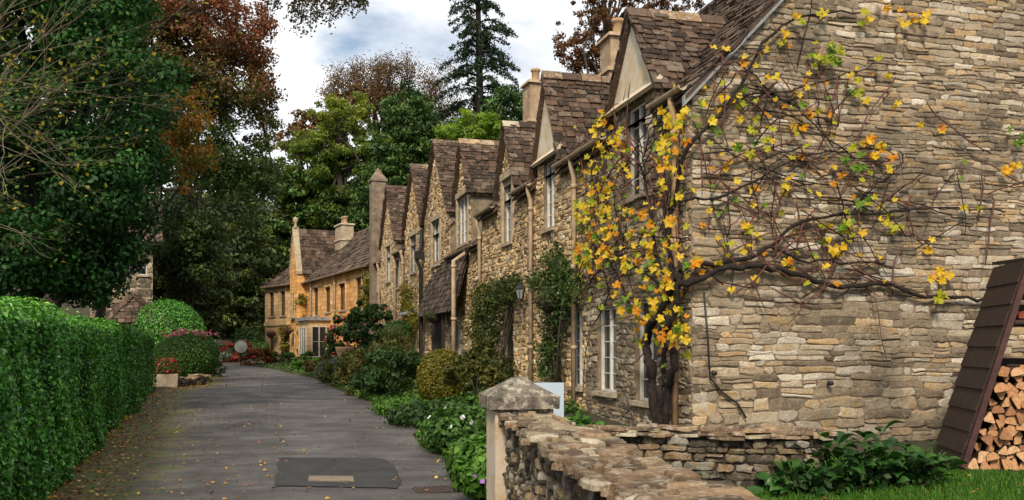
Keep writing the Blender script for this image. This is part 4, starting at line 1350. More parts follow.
# ---------------------------------------------------------------- lantern, baskets, mirror
def hanging_basket(label, wall_p, out, drop, r, seed, flower=None):
    b = thing('hanging_basket', wall_p, 0, label, 'hanging basket')
    o = Vector(out)
    m = MB(); m.tube([Vector((0, 0, 0)), o * 0.6 + Vector((0, 0, 0.05)), o], 0.012, 6); m.build('bracket', BLACK, b)
    c = o + Vector((0, 0, -drop))
    m = MB(); m.lathe(c, [(0.02, -r * 0.9), (r * 0.5, -r * 0.75), (r * 0.85, -r * 0.35), (r, 0.0), (r * 0.9, 0.02)], 12); m.build('bowl', plain_mat('coir', (0.04, 0.032, 0.02), 0.95), b)
    for k in range(3):
        a = k * 2.1
        m = MB(); m.tube([c + Vector((r * math.cos(a), r * math.sin(a), 0)), o], 0.006, 4); m.build('chain', BLACK, b)
    rn = np.random.default_rng(seed)
    P, N, T = blob_points([(c + Vector((0, 0, 0.03)), (r * 1.25, r * 1.25, r * 0.8))], 500, rn)
    leaves('foliage', P, N, 0.055, leaf_mat('basket_leaf', [(0, (0.02, 0.035, 0.012)), (1, (0.06, 0.09, 0.025))]), b, rn)
    if flower:
        P, N, T = blob_points([(c + Vector((0, 0, 0.05)), (r * 1.3, r * 1.3, r * 0.85))], 60, rn, shell=0.95)
        f = leaves('blossom', P, N, 0.06, flower, b, rn, aspect=1.0); f['kind'] = 'stuff'
    return b
RED = leaf_mat('red_blossom', [(0, (0.45, 0.02, 0.03)), (1, (0.6, 0.05, 0.09))])
PURPLE = leaf_mat('purple_blossom', [(0, (0.25, 0.10, 0.40)), (1, (0.40, 0.22, 0.55))])
WHITEF = leaf_mat('white_blossom', [(0, (0.7, 0.7, 0.68)), (1, (0.8, 0.8, 0.8))])
PINK = leaf_mat('pink_blossom', [(0, (0.55, 0.06, 0.18)), (1, (0.6, 0.2, 0.3))])
hanging_basket('green hanging basket beside the porch hood, above the yellow clipped bush', FW(450, 306, 0.0), (-0.45, 0, 0.0), 0.3, 0.24, 1)
hanging_basket('small hanging basket on the second cottage wall under the climbing rose', FW(571, 290, 0.0), (-0.4, 0, 0.0), 0.22, 0.2, 2)
hp_ = Hh.matrix_basis @ Vector((-0.52, hlen + 0.5, 2.6))
hanging_basket('hanging basket with red flowers on the far golden gable wing', hp_, (-0.4, -0.1, 0), 0.3, 0.26, 3, RED)
jp_ = Jh.matrix_basis @ Vector((-0.02, 3.7, 2.55))
hanging_basket('hanging basket with flowers on the farthest pale house', jp_, (-0.4, -0.1, 0), 0.35, 0.3, 4, RED)

lp = FW(531, 300, 0.0)
la = thing('wall_lantern', lp, 0, 'black glazed wall lantern beside the buff downpipe', 'lantern')
m = MB(); m.tube([(0, 0, -0.05), (-0.12, 0, -0.08), (-0.22, 0, 0.0)], 0.014, 6); m.build('bracket', BLACK, la)
m = MB(); c = Vector((-0.22, 0, 0.02))
m.lathe(c, [(0.05, -0.02), (0.055, 0.0)], 6, smooth=False); m.lathe(c + Vector((0, 0, 0.2)), [(0.11, 0.0), (0.10, 0.02), (0.03, 0.09), (0.02, 0.12), (0.005, 0.14)], 6, smooth=False)
for k in range(6):
    a = k * math.pi / 3
    m.tube([c + Vector((0.055 * math.cos(a), 0.055 * math.sin(a), 0)), c + Vector((0.098 * math.cos(a), 0.098 * math.sin(a), 0.2))], 0.007, 4)
m.build('cage', BLACK, la)
m = MB(); m.lathe(c, [(0.048, 0.005), (0.088, 0.195)], 6, smooth=False); m.build('glass', plain_mat('lantern_glass', (0.25, 0.28, 0.27), 0.1, (0.18, 0.2, 0.2), 5, spec=0.6), la)

mp_ = W(241, 45.0); mz = gz(mp_.x, mp_.y)
mi = thing('convex_mirror', (mp_.x, mp_.y, mz), 0, 'round pale convex traffic mirror on a short post at the road bend', 'mirror')
m = MB(); m.tube([(0, 0, -0.1), (0, 0, 1.75 - mz)], 0.035, 8); m.build('post', BLACK, mi)
m = MB(); cz = 1.42 - mz
dirv = Vector((-mp_.x, -mp_.y, 0)).normalized()
sx = dirv.cross(Vector((0, 0, 1)))
ring, fs, vs = 16, [], []
prof = [(0.34, 0.0), (0.34, 0.05), (0.30, 0.055), (0.17, 0.068), (0.02, 0.072)]
for r, dpt in prof:
    for k in range(ring):
        a = 2 * math.pi * k / ring
        vs.append(dirv * (0.05 + dpt) + sx * r * math.cos(a) + Vector((0, 0, cz + r * math.sin(a))))
for i in range(len(prof) - 1):
    for k in range(ring): fs.append((i * ring + k, i * ring + (k + 1) % ring, (i + 1) * ring + (k + 1) % ring, (i + 1) * ring + k))
fs.append(tuple(range(ring)))
rm = MB(); rm.tube([dirv * 0.09 + sx * 0.34 * math.cos(a / 20 * 6.2832) + Vector((0, 0, cz + 0.34 * math.sin(a / 20 * 6.2832))) for a in range(21)], 0.035, 6); rm.build('rim', BLACK, mi)
m.add(vs, fs, smooth=True); m.build('mirror_face', plain_mat('mirror_face', (0.36, 0.35, 0.31), 0.3, (0.24, 0.24, 0.21), 4, spec=0.7), mi)
# ---------------------------------------------------------------- grapevine
rg = random.Random(21)
v0 = FW(660, 440, 0.22)
vine = thing('grapevine', (v0.x, v0.y, 0.25), 0, 'old grapevine with yellow autumn leaves spreading over the near cottage corner and gable', 'vine')
VO = vine.location.copy()
def vl_(p): return Vector(p) - VO
def corner(py, off=0.12):
    d_ = (XF - off) * SY + (YG - off) * CY
    return Vector((XF - off, YG - off, zat(py, d_)))
def wob(path, n=5, amp=0.03):
    """resample a polyline as a smooth wandering one"""
    pts = [Vector(p) for p in path]
    out = []
    for i in range(len(pts) - 1):
        p0 = pts[max(0, i - 1)]; p1 = pts[i]; p2 = pts[i + 1]; p3 = pts[min(len(pts) - 1, i + 2)]
        for k in range(n):
            t = k / n
            q = 0.5 * ((2 * p1) + (-p0 + p2) * t + (2 * p0 - 5 * p1 + 4 * p2 - p3) * t * t + (-p0 + 3 * p1 - 3 * p2 + p3) * t ** 3)
            if 0 < i + k: q = q + Vector((rg.uniform(-amp, amp) * 0.5, rg.uniform(-amp, amp) * 0.5, rg.uniform(-amp, amp)))
            out.append(q)
    out.append(pts[-1])
    return out
LIMBS = []
def limb(path, r0, r1, name='branch', mat=None, n=8, amp=0.03, keep=True):
    w = wob([vl_(p) for p in path], 5, amp)
    k = len(w)
    rad = [(r0 + (r1 - r0) * i / (k - 1)) * rg.uniform(0.82, 1.2) for i in range(k)]
    m = MB(); m.tube(w, rad, n); o = m.build(name, mat or VINEB, vine)
    if keep: LIMBS.append([p + VO for p in w])
    return o
limb([FW(661, 446, .24), FW(652, 395, .25), FW(650, 365, .22), FW(646, 340, .2), FW(662, 312, .2), FW(672, 284, .18)], 0.066, 0.042, 'trunk', amp=0.05)
limb([FW(664, 446, .2), FW(667, 395, .2), FW(674, 362, .2), FW(668, 330, .22), FW(677, 300, .2), FW(680, 272, .16)], 0.058, 0.036, 'trunk', amp=0.05)
limb([FW(657, 446, .3), FW(660, 400, .3), FW(662, 375, .28), FW(664, 345, .26), FW(660, 318, .24)], 0.05, 0.026, 'trunk', amp=0.05)
limb([FW(672, 286, .18), corner(282), GW(740, 266, .12), GW(790, 272, .12), GW(832, 286, .1), GW(882, 284, .1), GW(935, 298, .1), GW(985, 299, .1), GW(1010, 302, .08)], 0.044, 0.018)
limb([FW(680, 274, .16), corner(266), GW(735, 262, .1), GW(770, 246, .1), GW(802, 222, .1), GW(850, 214, .1), GW(895, 212, .1), GW(945, 208, .1), GW(1005, 212, .08)], 0.034, 0.010)
limb([FW(676, 280, .16), FW(668, 240, .14), FW(676, 200, .12), corner(150), GW(735, 95, .1), GW(762, 45, .1), GW(800, 16, .1), GW(862, 12, .1)], 0.035, 0.010)
limb([FW(670, 285, .16), FW(655, 250, .14), FW(650, 205, .12), FW(640, 165, .12), FW(622, 140, .12)], 0.028, 0.009)
limb([FW(668, 290, .18), FW(640, 270, .14), FW(612, 250, .12), FW(590, 235, .12)], 0.026, 0.009)
limb([GW(770, 246, .1), GW(800, 260, .1), GW(850, 262, .1), GW(905, 268, .1)], 0.02, 0.008)
limb([GW(850, 214, .1), GW(872, 190, .1), GW(900, 165, .1), GW(900, 150, .08)], 0.015, 0.006)
limb([corner(200), GW(740, 190, .1), GW(790, 160, .1), GW(850, 150, .1)], 0.018, 0.006)
limb([GW(735, 95, .1), GW(790, 90, .1), GW(838, 78, .1), GW(880, 60, .1)], 0.014, 0.005)
# thin canes wandering over both walls
cm, ct = MB(), MB()
CANES = []
for k in range(260):
    face_g = rg.random() < 0.58
    if face_g:
        px, py = (rg.uniform(692, 1000), rg.uniform(150, 300)) if rg.random() < 0.3 else (rg.uniform(692, 860), rg.uniform(60, 290))
        f = GW
    else:
        px, py = rg.uniform(585, 686), rg.uniform(120, 330)
        f = FW
    an = rg.uniform(0, 6.28) if rg.random() < 0.5 else rg.choice((-1.57, 0.2, 3.0, 1.5)) + rg.gauss(0, 0.4)
    path = []
    ofs = rg.uniform(0.05, 0.16)
    for i in range(rg.randint(4, 9)):
        if f is GW and px < 692 or f is FW and (px > 690 or px < 575): break
        path.append(f(px, py, ofs + rg.uniform(-.02, .03)))
        px += math.cos(an) * 11 * (1 if face_g else 0.6); py += math.sin(an) * 11
        an += rg.gauss(0, 0.17)
    if len(path) > 2:
        CANES.append(path)
        r = rg.uniform(0.0055, 0.012)
        (cm if rg.random() < 0.6 else ct).tube([vl_(p) for p in path], [r] * (len(path) - 1) + [r * 0.4], 4)
o = cm.build('red_canes', CANE, vine); o['kind'] = 'stuff'
o = ct.build('brown_canes', VINEB, vine); o['kind'] = 'stuff'

def vine_leaf_mesh(s):
    rr = random.Random(s)
    spec = [(-90, 0.10), (-62, 0.42), (-30, 0.50), (-8, 0.38), (18, 0.56), (42, 0.40), (66, 0.44), (90, 0.66), (114, 0.44), (138, 0.40), (162, 0.56), (188, 0.38), (210, 0.50), (242, 0.42)]
    vs = [(0, 0, 0)]
    for a, r in spec:
        a = math.radians(a + rr.uniform(-5, 5)); r *= rr.uniform(0.85, 1.15)
        vs.append((r * math.cos(a), r * math.sin(a), 0.5 * r * r * rr.uniform(-1.3, 1.6) + 0.16 * abs(r * math.cos(a))))
    n = len(spec)
    fs = [(0, 1 + k, 1 + (k + 1) % n) for k in range(n)]
    me = bpy.data.meshes.new('vine_leaf'); me.from_pydata(vs, [], fs)
    return me
VL = {
 'y': leaf_mat('vine_leaf_yellow', [(0, (0.566, 0.332, 0.012)), (0.6, (0.680, 0.460, 0.028)), (1, (0.566, 0.460, 0.047))], src='obj', lo=0.75, hi=1.2, trans=0.35),
 'o': leaf_mat('vine_leaf_orange', [(0, (0.491, 0.175, 0.012)), (0.5, (0.604, 0.267, 0.014)), (1, (0.661, 0.349, 0.019))], src='obj', lo=0.7, hi=1.2, trans=0.35),
 'l': leaf_mat('vine_leaf_lime', [(0, (0.245, 0.295, 0.019)), (1, (0.434, 0.405, 0.028))], src='obj', lo=0.7, hi=1.2, trans=0.35),
 'g': leaf_mat('vine_leaf_green', [(0, (0.08, 0.17, 0.015)), (1, (0.16, 0.26, 0.025))], src='obj', lo=0.7, hi=1.2, trans=0.35)}
VM = {}
for k, mt in VL.items():
    VM[k] = []
    for s in range(4):
        me = vine_leaf_mesh(s + ord(k)); me.materials.append(mt); VM[k].append(me)
nleaf = 0
def put_leaf(p, out, col, size):
    global nleaf
    o = bpy.data.objects.new('leaf', rg.choice(VM[col]))
    link(o, vine)
    nrm = (Vector(out) + Vector((rg.gauss(0, .45), rg.gauss(0, .45), rg.gauss(0.25, .4)))).normalized()
    tip = Vector((rg.gauss(0, .6), rg.gauss(0, .6), -1.0))
    y = (tip - nrm * tip.dot(nrm)).normalized(); x = y.cross(nrm)
    R = Matrix((x, y, nrm)).transposed().to_4x4()
    o.matrix_basis = Matrix.Translation(vl_(p)) @ R @ Matrix.Scale(size, 4)
    nleaf += 1
# clusters: (px, py, n, spread x, spread y, palette)
for px, py, n, sx_, sy_, pal in [
    (606, 148, 9, 12, 14, 'yyol'), (598, 205, 12, 10, 16, 'yyol'), (600, 240, 14, 14, 14, 'yyoog'), (588, 255, 8, 8, 12, 'yogl'), (618, 268, 9, 14, 12, 'yyol'),
    (640, 225, 8, 22, 20, 'yyol'), (668, 150, 9, 10, 22, 'yolg'), (672, 118, 10, 12, 12, 'yylo'), (655, 255, 10, 16, 16, 'yool'), (668, 292, 9, 16, 12, 'yolg'),
    (648, 312, 11, 18, 12, 'yooyl'), (666, 330, 8, 14, 12, 'yoll'), (676, 342, 6, 7, 6, 'yoy'), (622, 305, 9, 14, 8, 'ygl'), (590, 222, 8, 8, 22, 'gly')]:
    for _ in range(n):
        qx = min(687, max(572, rg.gauss(px, sx_))); qy = rg.gauss(py, sy_)
        put_leaf(FW(qx, qy, rg.uniform(0.08, 0.42)), (-0.75, -0.65, 0), rg.choice(pal), rg.uniform(0.095, 0.155))
for px, py, n, sx_, sy_, pal in [
    (708, 110, 7, 12, 12, 'yylg'), (738, 102, 6, 6, 6, 'yyl'), (768, 78, 3, 6, 3, 'y'), (722, 162, 3, 4, 4, 'y'), (724, 125, 4, 10, 8, 'gy'), (783, 34, 2, 4, 4, 'yl'),
    (815, 15, 4, 8, 8, 'yl'), (830, 55, 14, 10, 8, 'gllg'), (862, 20, 3, 10, 6, 'yl'), (905, 12, 7, 14, 8, 'yyo'), (925, 18, 3, 4, 4, 'y'), (858, 165, 5, 7, 6, 'gg'),
    (870, 140, 8, 12, 8, 'yol'), (850, 85, 4, 8, 14, 'lg'), (880, 158, 4, 5, 5, 'yyo'), (800, 122, 4, 16, 6, 'yo'), (785, 185, 4, 6, 5, 'yy'), (760, 155, 3, 10, 8, 'lg'),
    (745, 232, 4, 12, 8, 'yl'), (790, 262, 4, 8, 4, 'yo'), (832, 236, 9, 8, 10, 'yyl'), (845, 228, 4, 5, 5, 'lg'), (868, 200, 3, 6, 5, 'lg'), (890, 220, 4, 8, 5, 'yl'),
    (935, 128, 3, 6, 4, 'yo'), (935, 240, 2, 5, 5, 'y'), (938, 275, 5, 5, 4, 'yyo'), (940, 295, 4, 5, 4, 'll'), (968, 210, 3, 8, 4, 'yl'), (1010, 168, 4, 6, 4, 'yo'), (1018, 132, 3, 4, 8, 'lg'),
    (742, 184, 3, 10, 4, 'yo'), (705, 260, 4, 8, 8, 'yo'), (950, 160, 2, 20, 20, 'yg')]:
    for _ in range(n):
        qx = max(692, rg.gauss(px, sx_)); qy = rg.gauss(py, sy_)
        put_leaf(GW(qx, qy, rg.uniform(0.06, 0.2)), (-0.35, -0.95, 0), rg.choice(pal), rg.uniform(0.09, 0.155))

# the many smaller leaves among the canes, past the single ones
SMALL = {k: MB() for k in 'yolg'}
for _ in range(460):
    if rg.random() < 0.72:
        c = rg.choice([(605, 150, 14, 22), (600, 215, 14, 26), (595, 250, 14, 18), (640, 215, 22, 40), (670, 140, 8, 26), (655, 265, 18, 26), (660, 315, 18, 18)])
        p = FW(min(687, max(575, rg.gauss(c[0], c[2]))), rg.gauss(c[1], c[3]), rg.uniform(0.06, 0.4)); out = Vector((-0.75, -0.65, 0))
    else:
        p = GW(max(692, rg.uniform(692, 900)), rg.uniform(40, 290), rg.uniform(0.05, 0.2)); out = Vector((-0.35, -0.95, 0))
    col = rg.choice('yyollg')
    nrm = (out + Vector((rg.gauss(0, .5), rg.gauss(0, .5), rg.gauss(0.25, .4)))).normalized()
    tip = Vector((rg.gauss(0, .7), rg.gauss(0, .7), -1.0)); y = (tip - nrm * tip.dot(nrm)).normalized(); x = y.cross(nrm)
    me = rg.choice(VM[col]); s = rg.uniform(0.06, 0.12)
    SMALL[col].add([vl_(p) + (x * v.co.x + y * v.co.y + nrm * v.co.z) * s for v in me.vertices], [tuple(f.vertices) for f in me.polygons])
for k, mbs in SMALL.items():
    o = mbs.build('small_leaves', VL[k], vine); o['kind'] = 'stuff'
# ---------------------------------------------------------------- hedges
def hedge(name, label, p0, p1, zt, th, n, size, mat, seed, core_mat):
    p0, p1 = Vector((*p0, 0)), Vector((*p1, 0))
    d = p1 - p0; Ln = d.length
    rot = math.atan2(d.y, d.x)
    zb = min(gz(p0.x, p0.y), gz(p1.x, p1.y))
    t = thing(name, (p0.x, p0.y, zb), rot, label, 'hedge')
    H = zt - zb
    rn = np.random.default_rng(seed)
    # rounded section: angle parameter over face, shoulder and top; local y = away from the road (+)
    R = 0.22
    face = H - R; arc = R * math.pi / 2; top = th - 2 * R
    tot = 2 * face + 2 * arc + top
    s = rn.random(n) * tot
    # far face gets fewer leaves
    keep = (s < face + arc + top + arc) | (rn.random(n) < 0.3)
    s = s[keep]; n = len(s)
    y = np.zeros(n); z = np.zeros(n); ny = np.zeros(n); nz_ = np.zeros(n)
    a = s < face; y[a] = 0; z[a] = s[a]; ny[a] = -1
    b = (s >= face) & (s < face + arc); an = (s[b] - face) / R; y[b] = R - R * np.cos(an); z[b] = face + R * np.sin(an); ny[b] = -np.cos(an); nz_[b] = np.sin(an)
    c = (s >= face + arc) & (s < face + arc + top); y[c] = R + s[c] - face - arc; z[c] = H; nz_[c] = 1
    e = (s >= face + arc + top) & (s < face + 2 * arc + top); an = (s[e] - face - arc - top) / R; y[e] = th - R + R * np.sin(an); z[e] = face + R * np.cos(an); ny[e] = np.sin(an); nz_[e] = np.cos(an)
    g = s >= face + 2 * arc + top; y[g] = th; z[g] = face - (s[g] - face - 2 * arc - top); ny[g] = 1
    u = rn.random(n) * Ln
    ends = rn.random(n) < (th / (Ln + th)) * 1.2
    ue = rn.random(n) < 0.5
    u[ends] = np.where(ue[ends], 0.0, Ln); y[ends] = rn.random(ends.sum()) * th; z[ends] = rn.random(ends.sum()) * H; ny[ends] = 0; nz_[ends] = 0
    nxx = np.zeros(n); nxx[ends] = np.where(ue[ends], -1, 1)
    bulge = 0.05 * np.sin(u * 1.9 + 0.6) + 0.035 * np.sin(u * 4.3 + z * 2.2) + 0.03 * np.sin(z * 5 + u * 0.7) + 0.02 * np.sin(u * 11 + z * 7)
    dep = rn.random(n) ** 1.6 * -0.13 + bulge + (rn.random(n) < 0.02) * rn.random(n) * 0.09
    P = np.stack([u + nxx * dep, y + ny * dep, z + nz_ * dep], 1)
    # thin out the foot a little
    N = np.stack([nxx, ny, nz_ + 0.35], 1) + rn.normal(size=(n, 3)) * 0.5
    tint = np.stack([np.clip(rn.random(n) * 0.75 + 0.25 * (nz_ > 0.4), 0, 1), rn.random(n)], 1)  # top and shoulder leaves tinted lighter: the top's lighter shading put into colour
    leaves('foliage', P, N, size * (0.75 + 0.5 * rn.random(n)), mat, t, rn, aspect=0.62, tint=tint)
    m = MB(); m.box((0.12, 0.13, -0.1), (Ln - 0.12, th - 0.13, H - 0.15)); m.build('dark_core', core_mat, t)  # solid near-black core added behind the leaves so the hedge stays opaque
    for k in range(int(Ln / 0.8)):
        m = MB(); x = 0.4 + k * 0.8
        m.tube([(x, th * 0.3, -0.1), (x + 0.05, th * 0.32, 0.5)], 0.03, 6); m.build('stem', BARK, t)
    return t
HEDGE = leaf_mat('clipped_hedge_leaf', [(0, (0.038, 0.126, 0.021)), (0.45, (0.077, 0.262, 0.035)), (0.8, (0.151, 0.412, 0.048)), (1, (0.293, 0.549, 0.077))], rough=0.35, spec=0.45, trans=0.2, lo=0.35, hi=1.35)
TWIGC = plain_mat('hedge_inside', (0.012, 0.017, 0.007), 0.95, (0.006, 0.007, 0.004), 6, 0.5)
def hedge_lr(name, label, p0, p1, zt, th, n, size, seed):
    # face towards the road: build from far to near so that local +y points away from the road
    return hedge(name, label, p0, p1, zt, th, n, size, HEDGE, seed, TWIGC)
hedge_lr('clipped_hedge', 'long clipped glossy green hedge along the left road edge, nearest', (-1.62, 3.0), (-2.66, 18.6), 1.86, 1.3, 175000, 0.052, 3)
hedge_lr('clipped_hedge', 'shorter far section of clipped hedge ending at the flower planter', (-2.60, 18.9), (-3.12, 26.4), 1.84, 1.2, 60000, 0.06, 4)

# ---------------------------------------------------------------- plants
def pal(name, *cols, **k):
    return leaf_mat(name, [(i / (len(cols) - 1), c) for i, c in enumerate(cols)], **k)
G_DARK = pal('leaf_dark', (0.015, 0.036, 0.011), (0.033, 0.075, 0.020), (0.067, 0.128, 0.030))
G_MID = pal('leaf_mid', (0.026, 0.067, 0.015), (0.067, 0.149, 0.026), (0.128, 0.224, 0.045))
G_BRIGHT = pal('leaf_bright', (0.03, 0.085, 0.012), (0.06, 0.16, 0.02), (0.12, 0.24, 0.035))
G_OLIVE = pal('leaf_olive', (0.040, 0.052, 0.014), (0.086, 0.098, 0.023), (0.161, 0.138, 0.034))
G_YELLOW = pal('leaf_yellow_green', (0.06, 0.07, 0.01), (0.16, 0.15, 0.018), (0.30, 0.23, 0.03))
RUST = pal('leaf_rust', (0.09, 0.025, 0.012), (0.18, 0.055, 0.02), (0.25, 0.11, 0.03))
REDLEAF = pal('leaf_red', (0.12, 0.012, 0.012), (0.26, 0.03, 0.02), (0.20, 0.08, 0.03))
GREYG = pal('leaf_grey_green', (0.06, 0.08, 0.06), (0.13, 0.16, 0.12), (0.20, 0.23, 0.17))

def shrub(name, label, cat, base, blobs, n, size, mat, seed, flower=None, nf=0, fsize=0.05, group=None, stems=4, aspect=0.55, droop=None, core=True, ncl=0, rc=0.3, clip=False):
    """blobs in metres relative to the base: ((x, y, z), (rx, ry, rz))"""
    t = thing(name, base, 0, label, cat, group)
    rn = np.random.default_rng(seed)
    bl = [(np.array(c), np.array(r)) for c, r in blobs]
    if ncl:
        P, N, _ = blob_points(bl, ncl, rn, shell=0.75)
        rr = min(min(r) for _, r in bl) * rc
        sub = [(p, np.array([rr, rr, rr * 0.8]) * rn.uniform(0.6, 1.4)) for p in P]
        Pl, Nl, T = blob_points(sub, n, rn, shell=0.4)
    else:
        Pl, Nl, T = blob_points(bl, n, rn, shell=0.9 if clip else 0.72, noise=0.04 if clip else 0.18)
    Pl[:, 2] = np.maximum(Pl[:, 2], 0.01)
    tint = np.stack([np.clip(0.35 * T + 0.65 * rn.random(len(Pl)), 0, 1), rn.random(len(Pl))], 1)
    leaves('foliage', Pl, Nl, size * (0.7 + 0.6 * rn.random(len(Pl))), mat, t, rn, aspect=aspect, tint=tint, droop=droop)
    for k in range(stems):
        c, r = bl[k % len(bl)]
        m = MB(); a = rn.uniform(0, 6.28)
        tip = c + r * np.array([math.cos(a) * 0.45, math.sin(a) * 0.45, 0.3])
        m.tube([(tip[0] * 0.15, tip[1] * 0.15, -0.05), (tip[0] * 0.5, tip[1] * 0.5, tip[2] * 0.5), tuple(tip)], [0.02, 0.014, 0.006], 5)
        m.build('stem', BARK, t)
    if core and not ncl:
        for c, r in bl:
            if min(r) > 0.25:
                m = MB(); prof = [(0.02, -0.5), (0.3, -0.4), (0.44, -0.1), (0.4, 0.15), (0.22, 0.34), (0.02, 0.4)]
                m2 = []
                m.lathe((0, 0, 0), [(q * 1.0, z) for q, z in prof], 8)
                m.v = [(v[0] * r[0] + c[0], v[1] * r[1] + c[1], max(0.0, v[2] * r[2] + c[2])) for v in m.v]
                m.build('dark_core', TWIGC, t)  # solid dark core added inside each lobe, seen between the leaves
    if flower:
        P, N, T = blob_points(bl, nf, rn, shell=0.98, noise=0.06)
        k = P[:, 2] > 0.1
        f = leaves('blossom', P[k] + unit(N[k]) * 0.02, N[k], fsize * (0.7 + 0.6 * rn.random(k.sum())), flower, t, rn, aspect=0.95, fold=0.05); f['kind'] = 'stuff'
    return t

def gp(px, d):
    p = W(px, d); p.z = gz(p.x, p.y); return p

# right-hand border, from the pillar back to the far houses
rg = random.Random(60)
Rb = 'plants along the cottage border'
shrub('border_plant', 'bright green leafy plant with purple flowers right against the gate pillar', 'plant', gp(484, 8.4), [((0, 0, 0.2), (0.26, 0.4, 0.30))], 1500, 0.10, G_BRIGHT, 101, PURPLE, 16, 0.05, Rb, core=False)
shrub('border_plant', 'low green plant at the road edge beside the drain cover', 'plant', gp(478, 10.2), [((0, 0, 0.14), (0.34, 0.5, 0.26))], 1500, 0.09, G_MID, 102, PURPLE, 10, 0.06, Rb, core=False)
shrub('anemone_plant', 'green border plant dotted with white flowers behind the purple ones', 'plant', gp(461, 12.2), [((0, 0, 0.24), (0.5, 0.55, 0.34))], 3000, 0.09, G_MID, 103, WHITEF, 26, 0.07, Rb)
shrub('border_plant', 'leafy green plant with pink flowers low by the road, below the white-flowered one', 'plant', gp(446, 12.8), [((0, 0, 0.12), (0.38, 0.5, 0.2))], 1800, 0.09, G_BRIGHT, 104, PINK, 14, 0.06, Rb, core=False)
shrub('border_plant', 'broad mid-green border plant in front of the pillar top', 'plant', gp(486, 13.4), [((0, 0, 0.25), (0.6, 0.7, 0.36))], 2800, 0.10, G_MID, 105, None, 0, 0.06, Rb, ncl=26)
shrub('border_plant', 'dark low ground plant creeping onto the road under the yellow bush', 'plant', gp(420, 16.0), [((0, 0, 0.12), (0.6, 0.8, 0.24)), ((0.5, -0.4, 0.15), (0.5, 0.6, 0.3))], 2600, 0.09, G_DARK, 106, None, 0, 0.06, Rb, core=False)
shrub('border_plant', 'light green ground plant spilling at the road edge', 'plant', gp(404, 18.0), [((0, 0, 0.1), (0.6, 0.8, 0.2))], 1600, 0.09, G_BRIGHT, 107, None, 0, 0.06, Rb, core=False)
shrub('clipped_bush', 'yellow-green clipped square bush in front of the porch hood', 'bush', gp(441, 18.6), [((0, 0, 0.55), (0.50, 0.50, 0.56)), ((0.02, 0, 0.75), (0.46, 0.46, 0.38)), ((0, 0, 0.3), (0.46, 0.46, 0.3))], 9000, 0.055, G_YELLOW, 108, None, 0, clip=True)
shrub('border_shrub', 'brown-green feathery shrub between yellow bush and climbing plant', 'shrub', gp(474, 16.8), [((0, 0, 0.5), (0.5, 0.6, 0.6)), ((0.3, 0.4, 0.8), (0.4, 0.4, 0.5))], 4500, 0.08, G_OLIVE, 109, None, 0, 0.06, Rb, ncl=40)
shrub('border_shrub', 'dark green shrub left of the yellow clipped bush', 'shrub', gp(402, 21.4), [((0, 0, 0.55), (0.75, 0.8, 0.6)), ((-0.3, 0.7, 0.6), (0.7, 0.7, 0.6))], 7000, 0.09, G_DARK, 110, None, 0, 0.06, Rb, ncl=70)
shrub('border_shrub', 'arching green and rust shrub spilling over the road midway', 'shrub', gp(372, 23.5), [((0, 0, 0.45), (0.8, 0.9, 0.55)), ((0.5, 0.5, 0.7), (0.7, 0.8, 0.6))], 7000, 0.09, pal('leaf_rust_green', (0.03, 0.05, 0.012), (0.08, 0.10, 0.02), (0.16, 0.10, 0.03)), 111, None, 0, 0.06, Rb, ncl=70)
shrub('border_shrub', 'bronze grassy shrub above the arching green one', 'shrub', gp(392, 25.0), [((0, 0, 0.75), (0.8, 0.8, 0.7))], 4500, 0.11, G_OLIVE, 112, None, 0, 0.06, Rb, ncl=40, aspect=0.2, droop=(0, 0, 1.6))
shrub('border_shrub', 'rust-tinted low shrub at the road edge where the road narrows', 'shrub', gp(348, 27.5), [((0, 0, 0.4), (0.7, 0.9, 0.5))], 4000, 0.10, G_OLIVE, 113, None, 0, 0.06, Rb, ncl=40)
shrub('lavender_bush', 'grey-green lavender-like mound at the road edge', 'bush', gp(333, 29.5), [((0, 0, 0.35), (0.5, 0.6, 0.42))], 2600, 0.09, GREYG, 114, None, 0, 0.06, Rb)
shrub('border_shrub', 'tall bronze grassy shrub before the lead-roofed bay', 'shrub', gp(322, 34.0), [((0, 0, 0.3), (0.8, 1.0, 0.4)), ((0.6, 0.5, 0.3), (0.7, 0.8, 0.4))], 5000, 0.13, pal('leaf_bronze', (0.06, 0.035, 0.012), (0.13, 0.085, 0.025), (0.12, 0.13, 0.03)), 115, None, 0, 0.06, Rb, ncl=40)
shrub('border_shrub', 'bright green rounded shrub below the lead-roofed bay', 'shrub', gp(305, 38.5), [((0, 0, 0.25), (0.6, 0.7, 0.35))], 3000, 0.12, G_BRIGHT, 116, None, 0, 0.06, Rb, ncl=30)
shrub('rose_shrub', 'dark shrub full of red flowers against the golden house', 'shrub', gp(342, 35.5), [((0, 0, 1.0), (0.65, 0.7, 1.1))], 5000, 0.12, G_DARK, 117, RED, 150, 0.13, Rb, ncl=40)
shrub('laurel_shrub', 'tall dark green shrub beside the red-flowered one', 'shrub', gp(358, 33.5), [((0, 0, 1.1), (0.7, 0.8, 1.2)), ((0.1, 0, 2.0), (0.45, 0.5, 0.6))], 7000, 0.12, G_DARK, 118, None, 0, 0.06, Rb, ncl=60)
shrub('laurel_shrub', 'dense dark green shrub with some red flowers, right of the stone urn', 'shrub', gp(378, 30.5), [((0, 0, 0.9), (0.75, 0.8, 1.0)), ((0.1, 0.2, 1.6), (0.5, 0.5, 0.6))], 6500, 0.11, G_DARK, 119, RED, 30, 0.11, Rb, ncl=60)
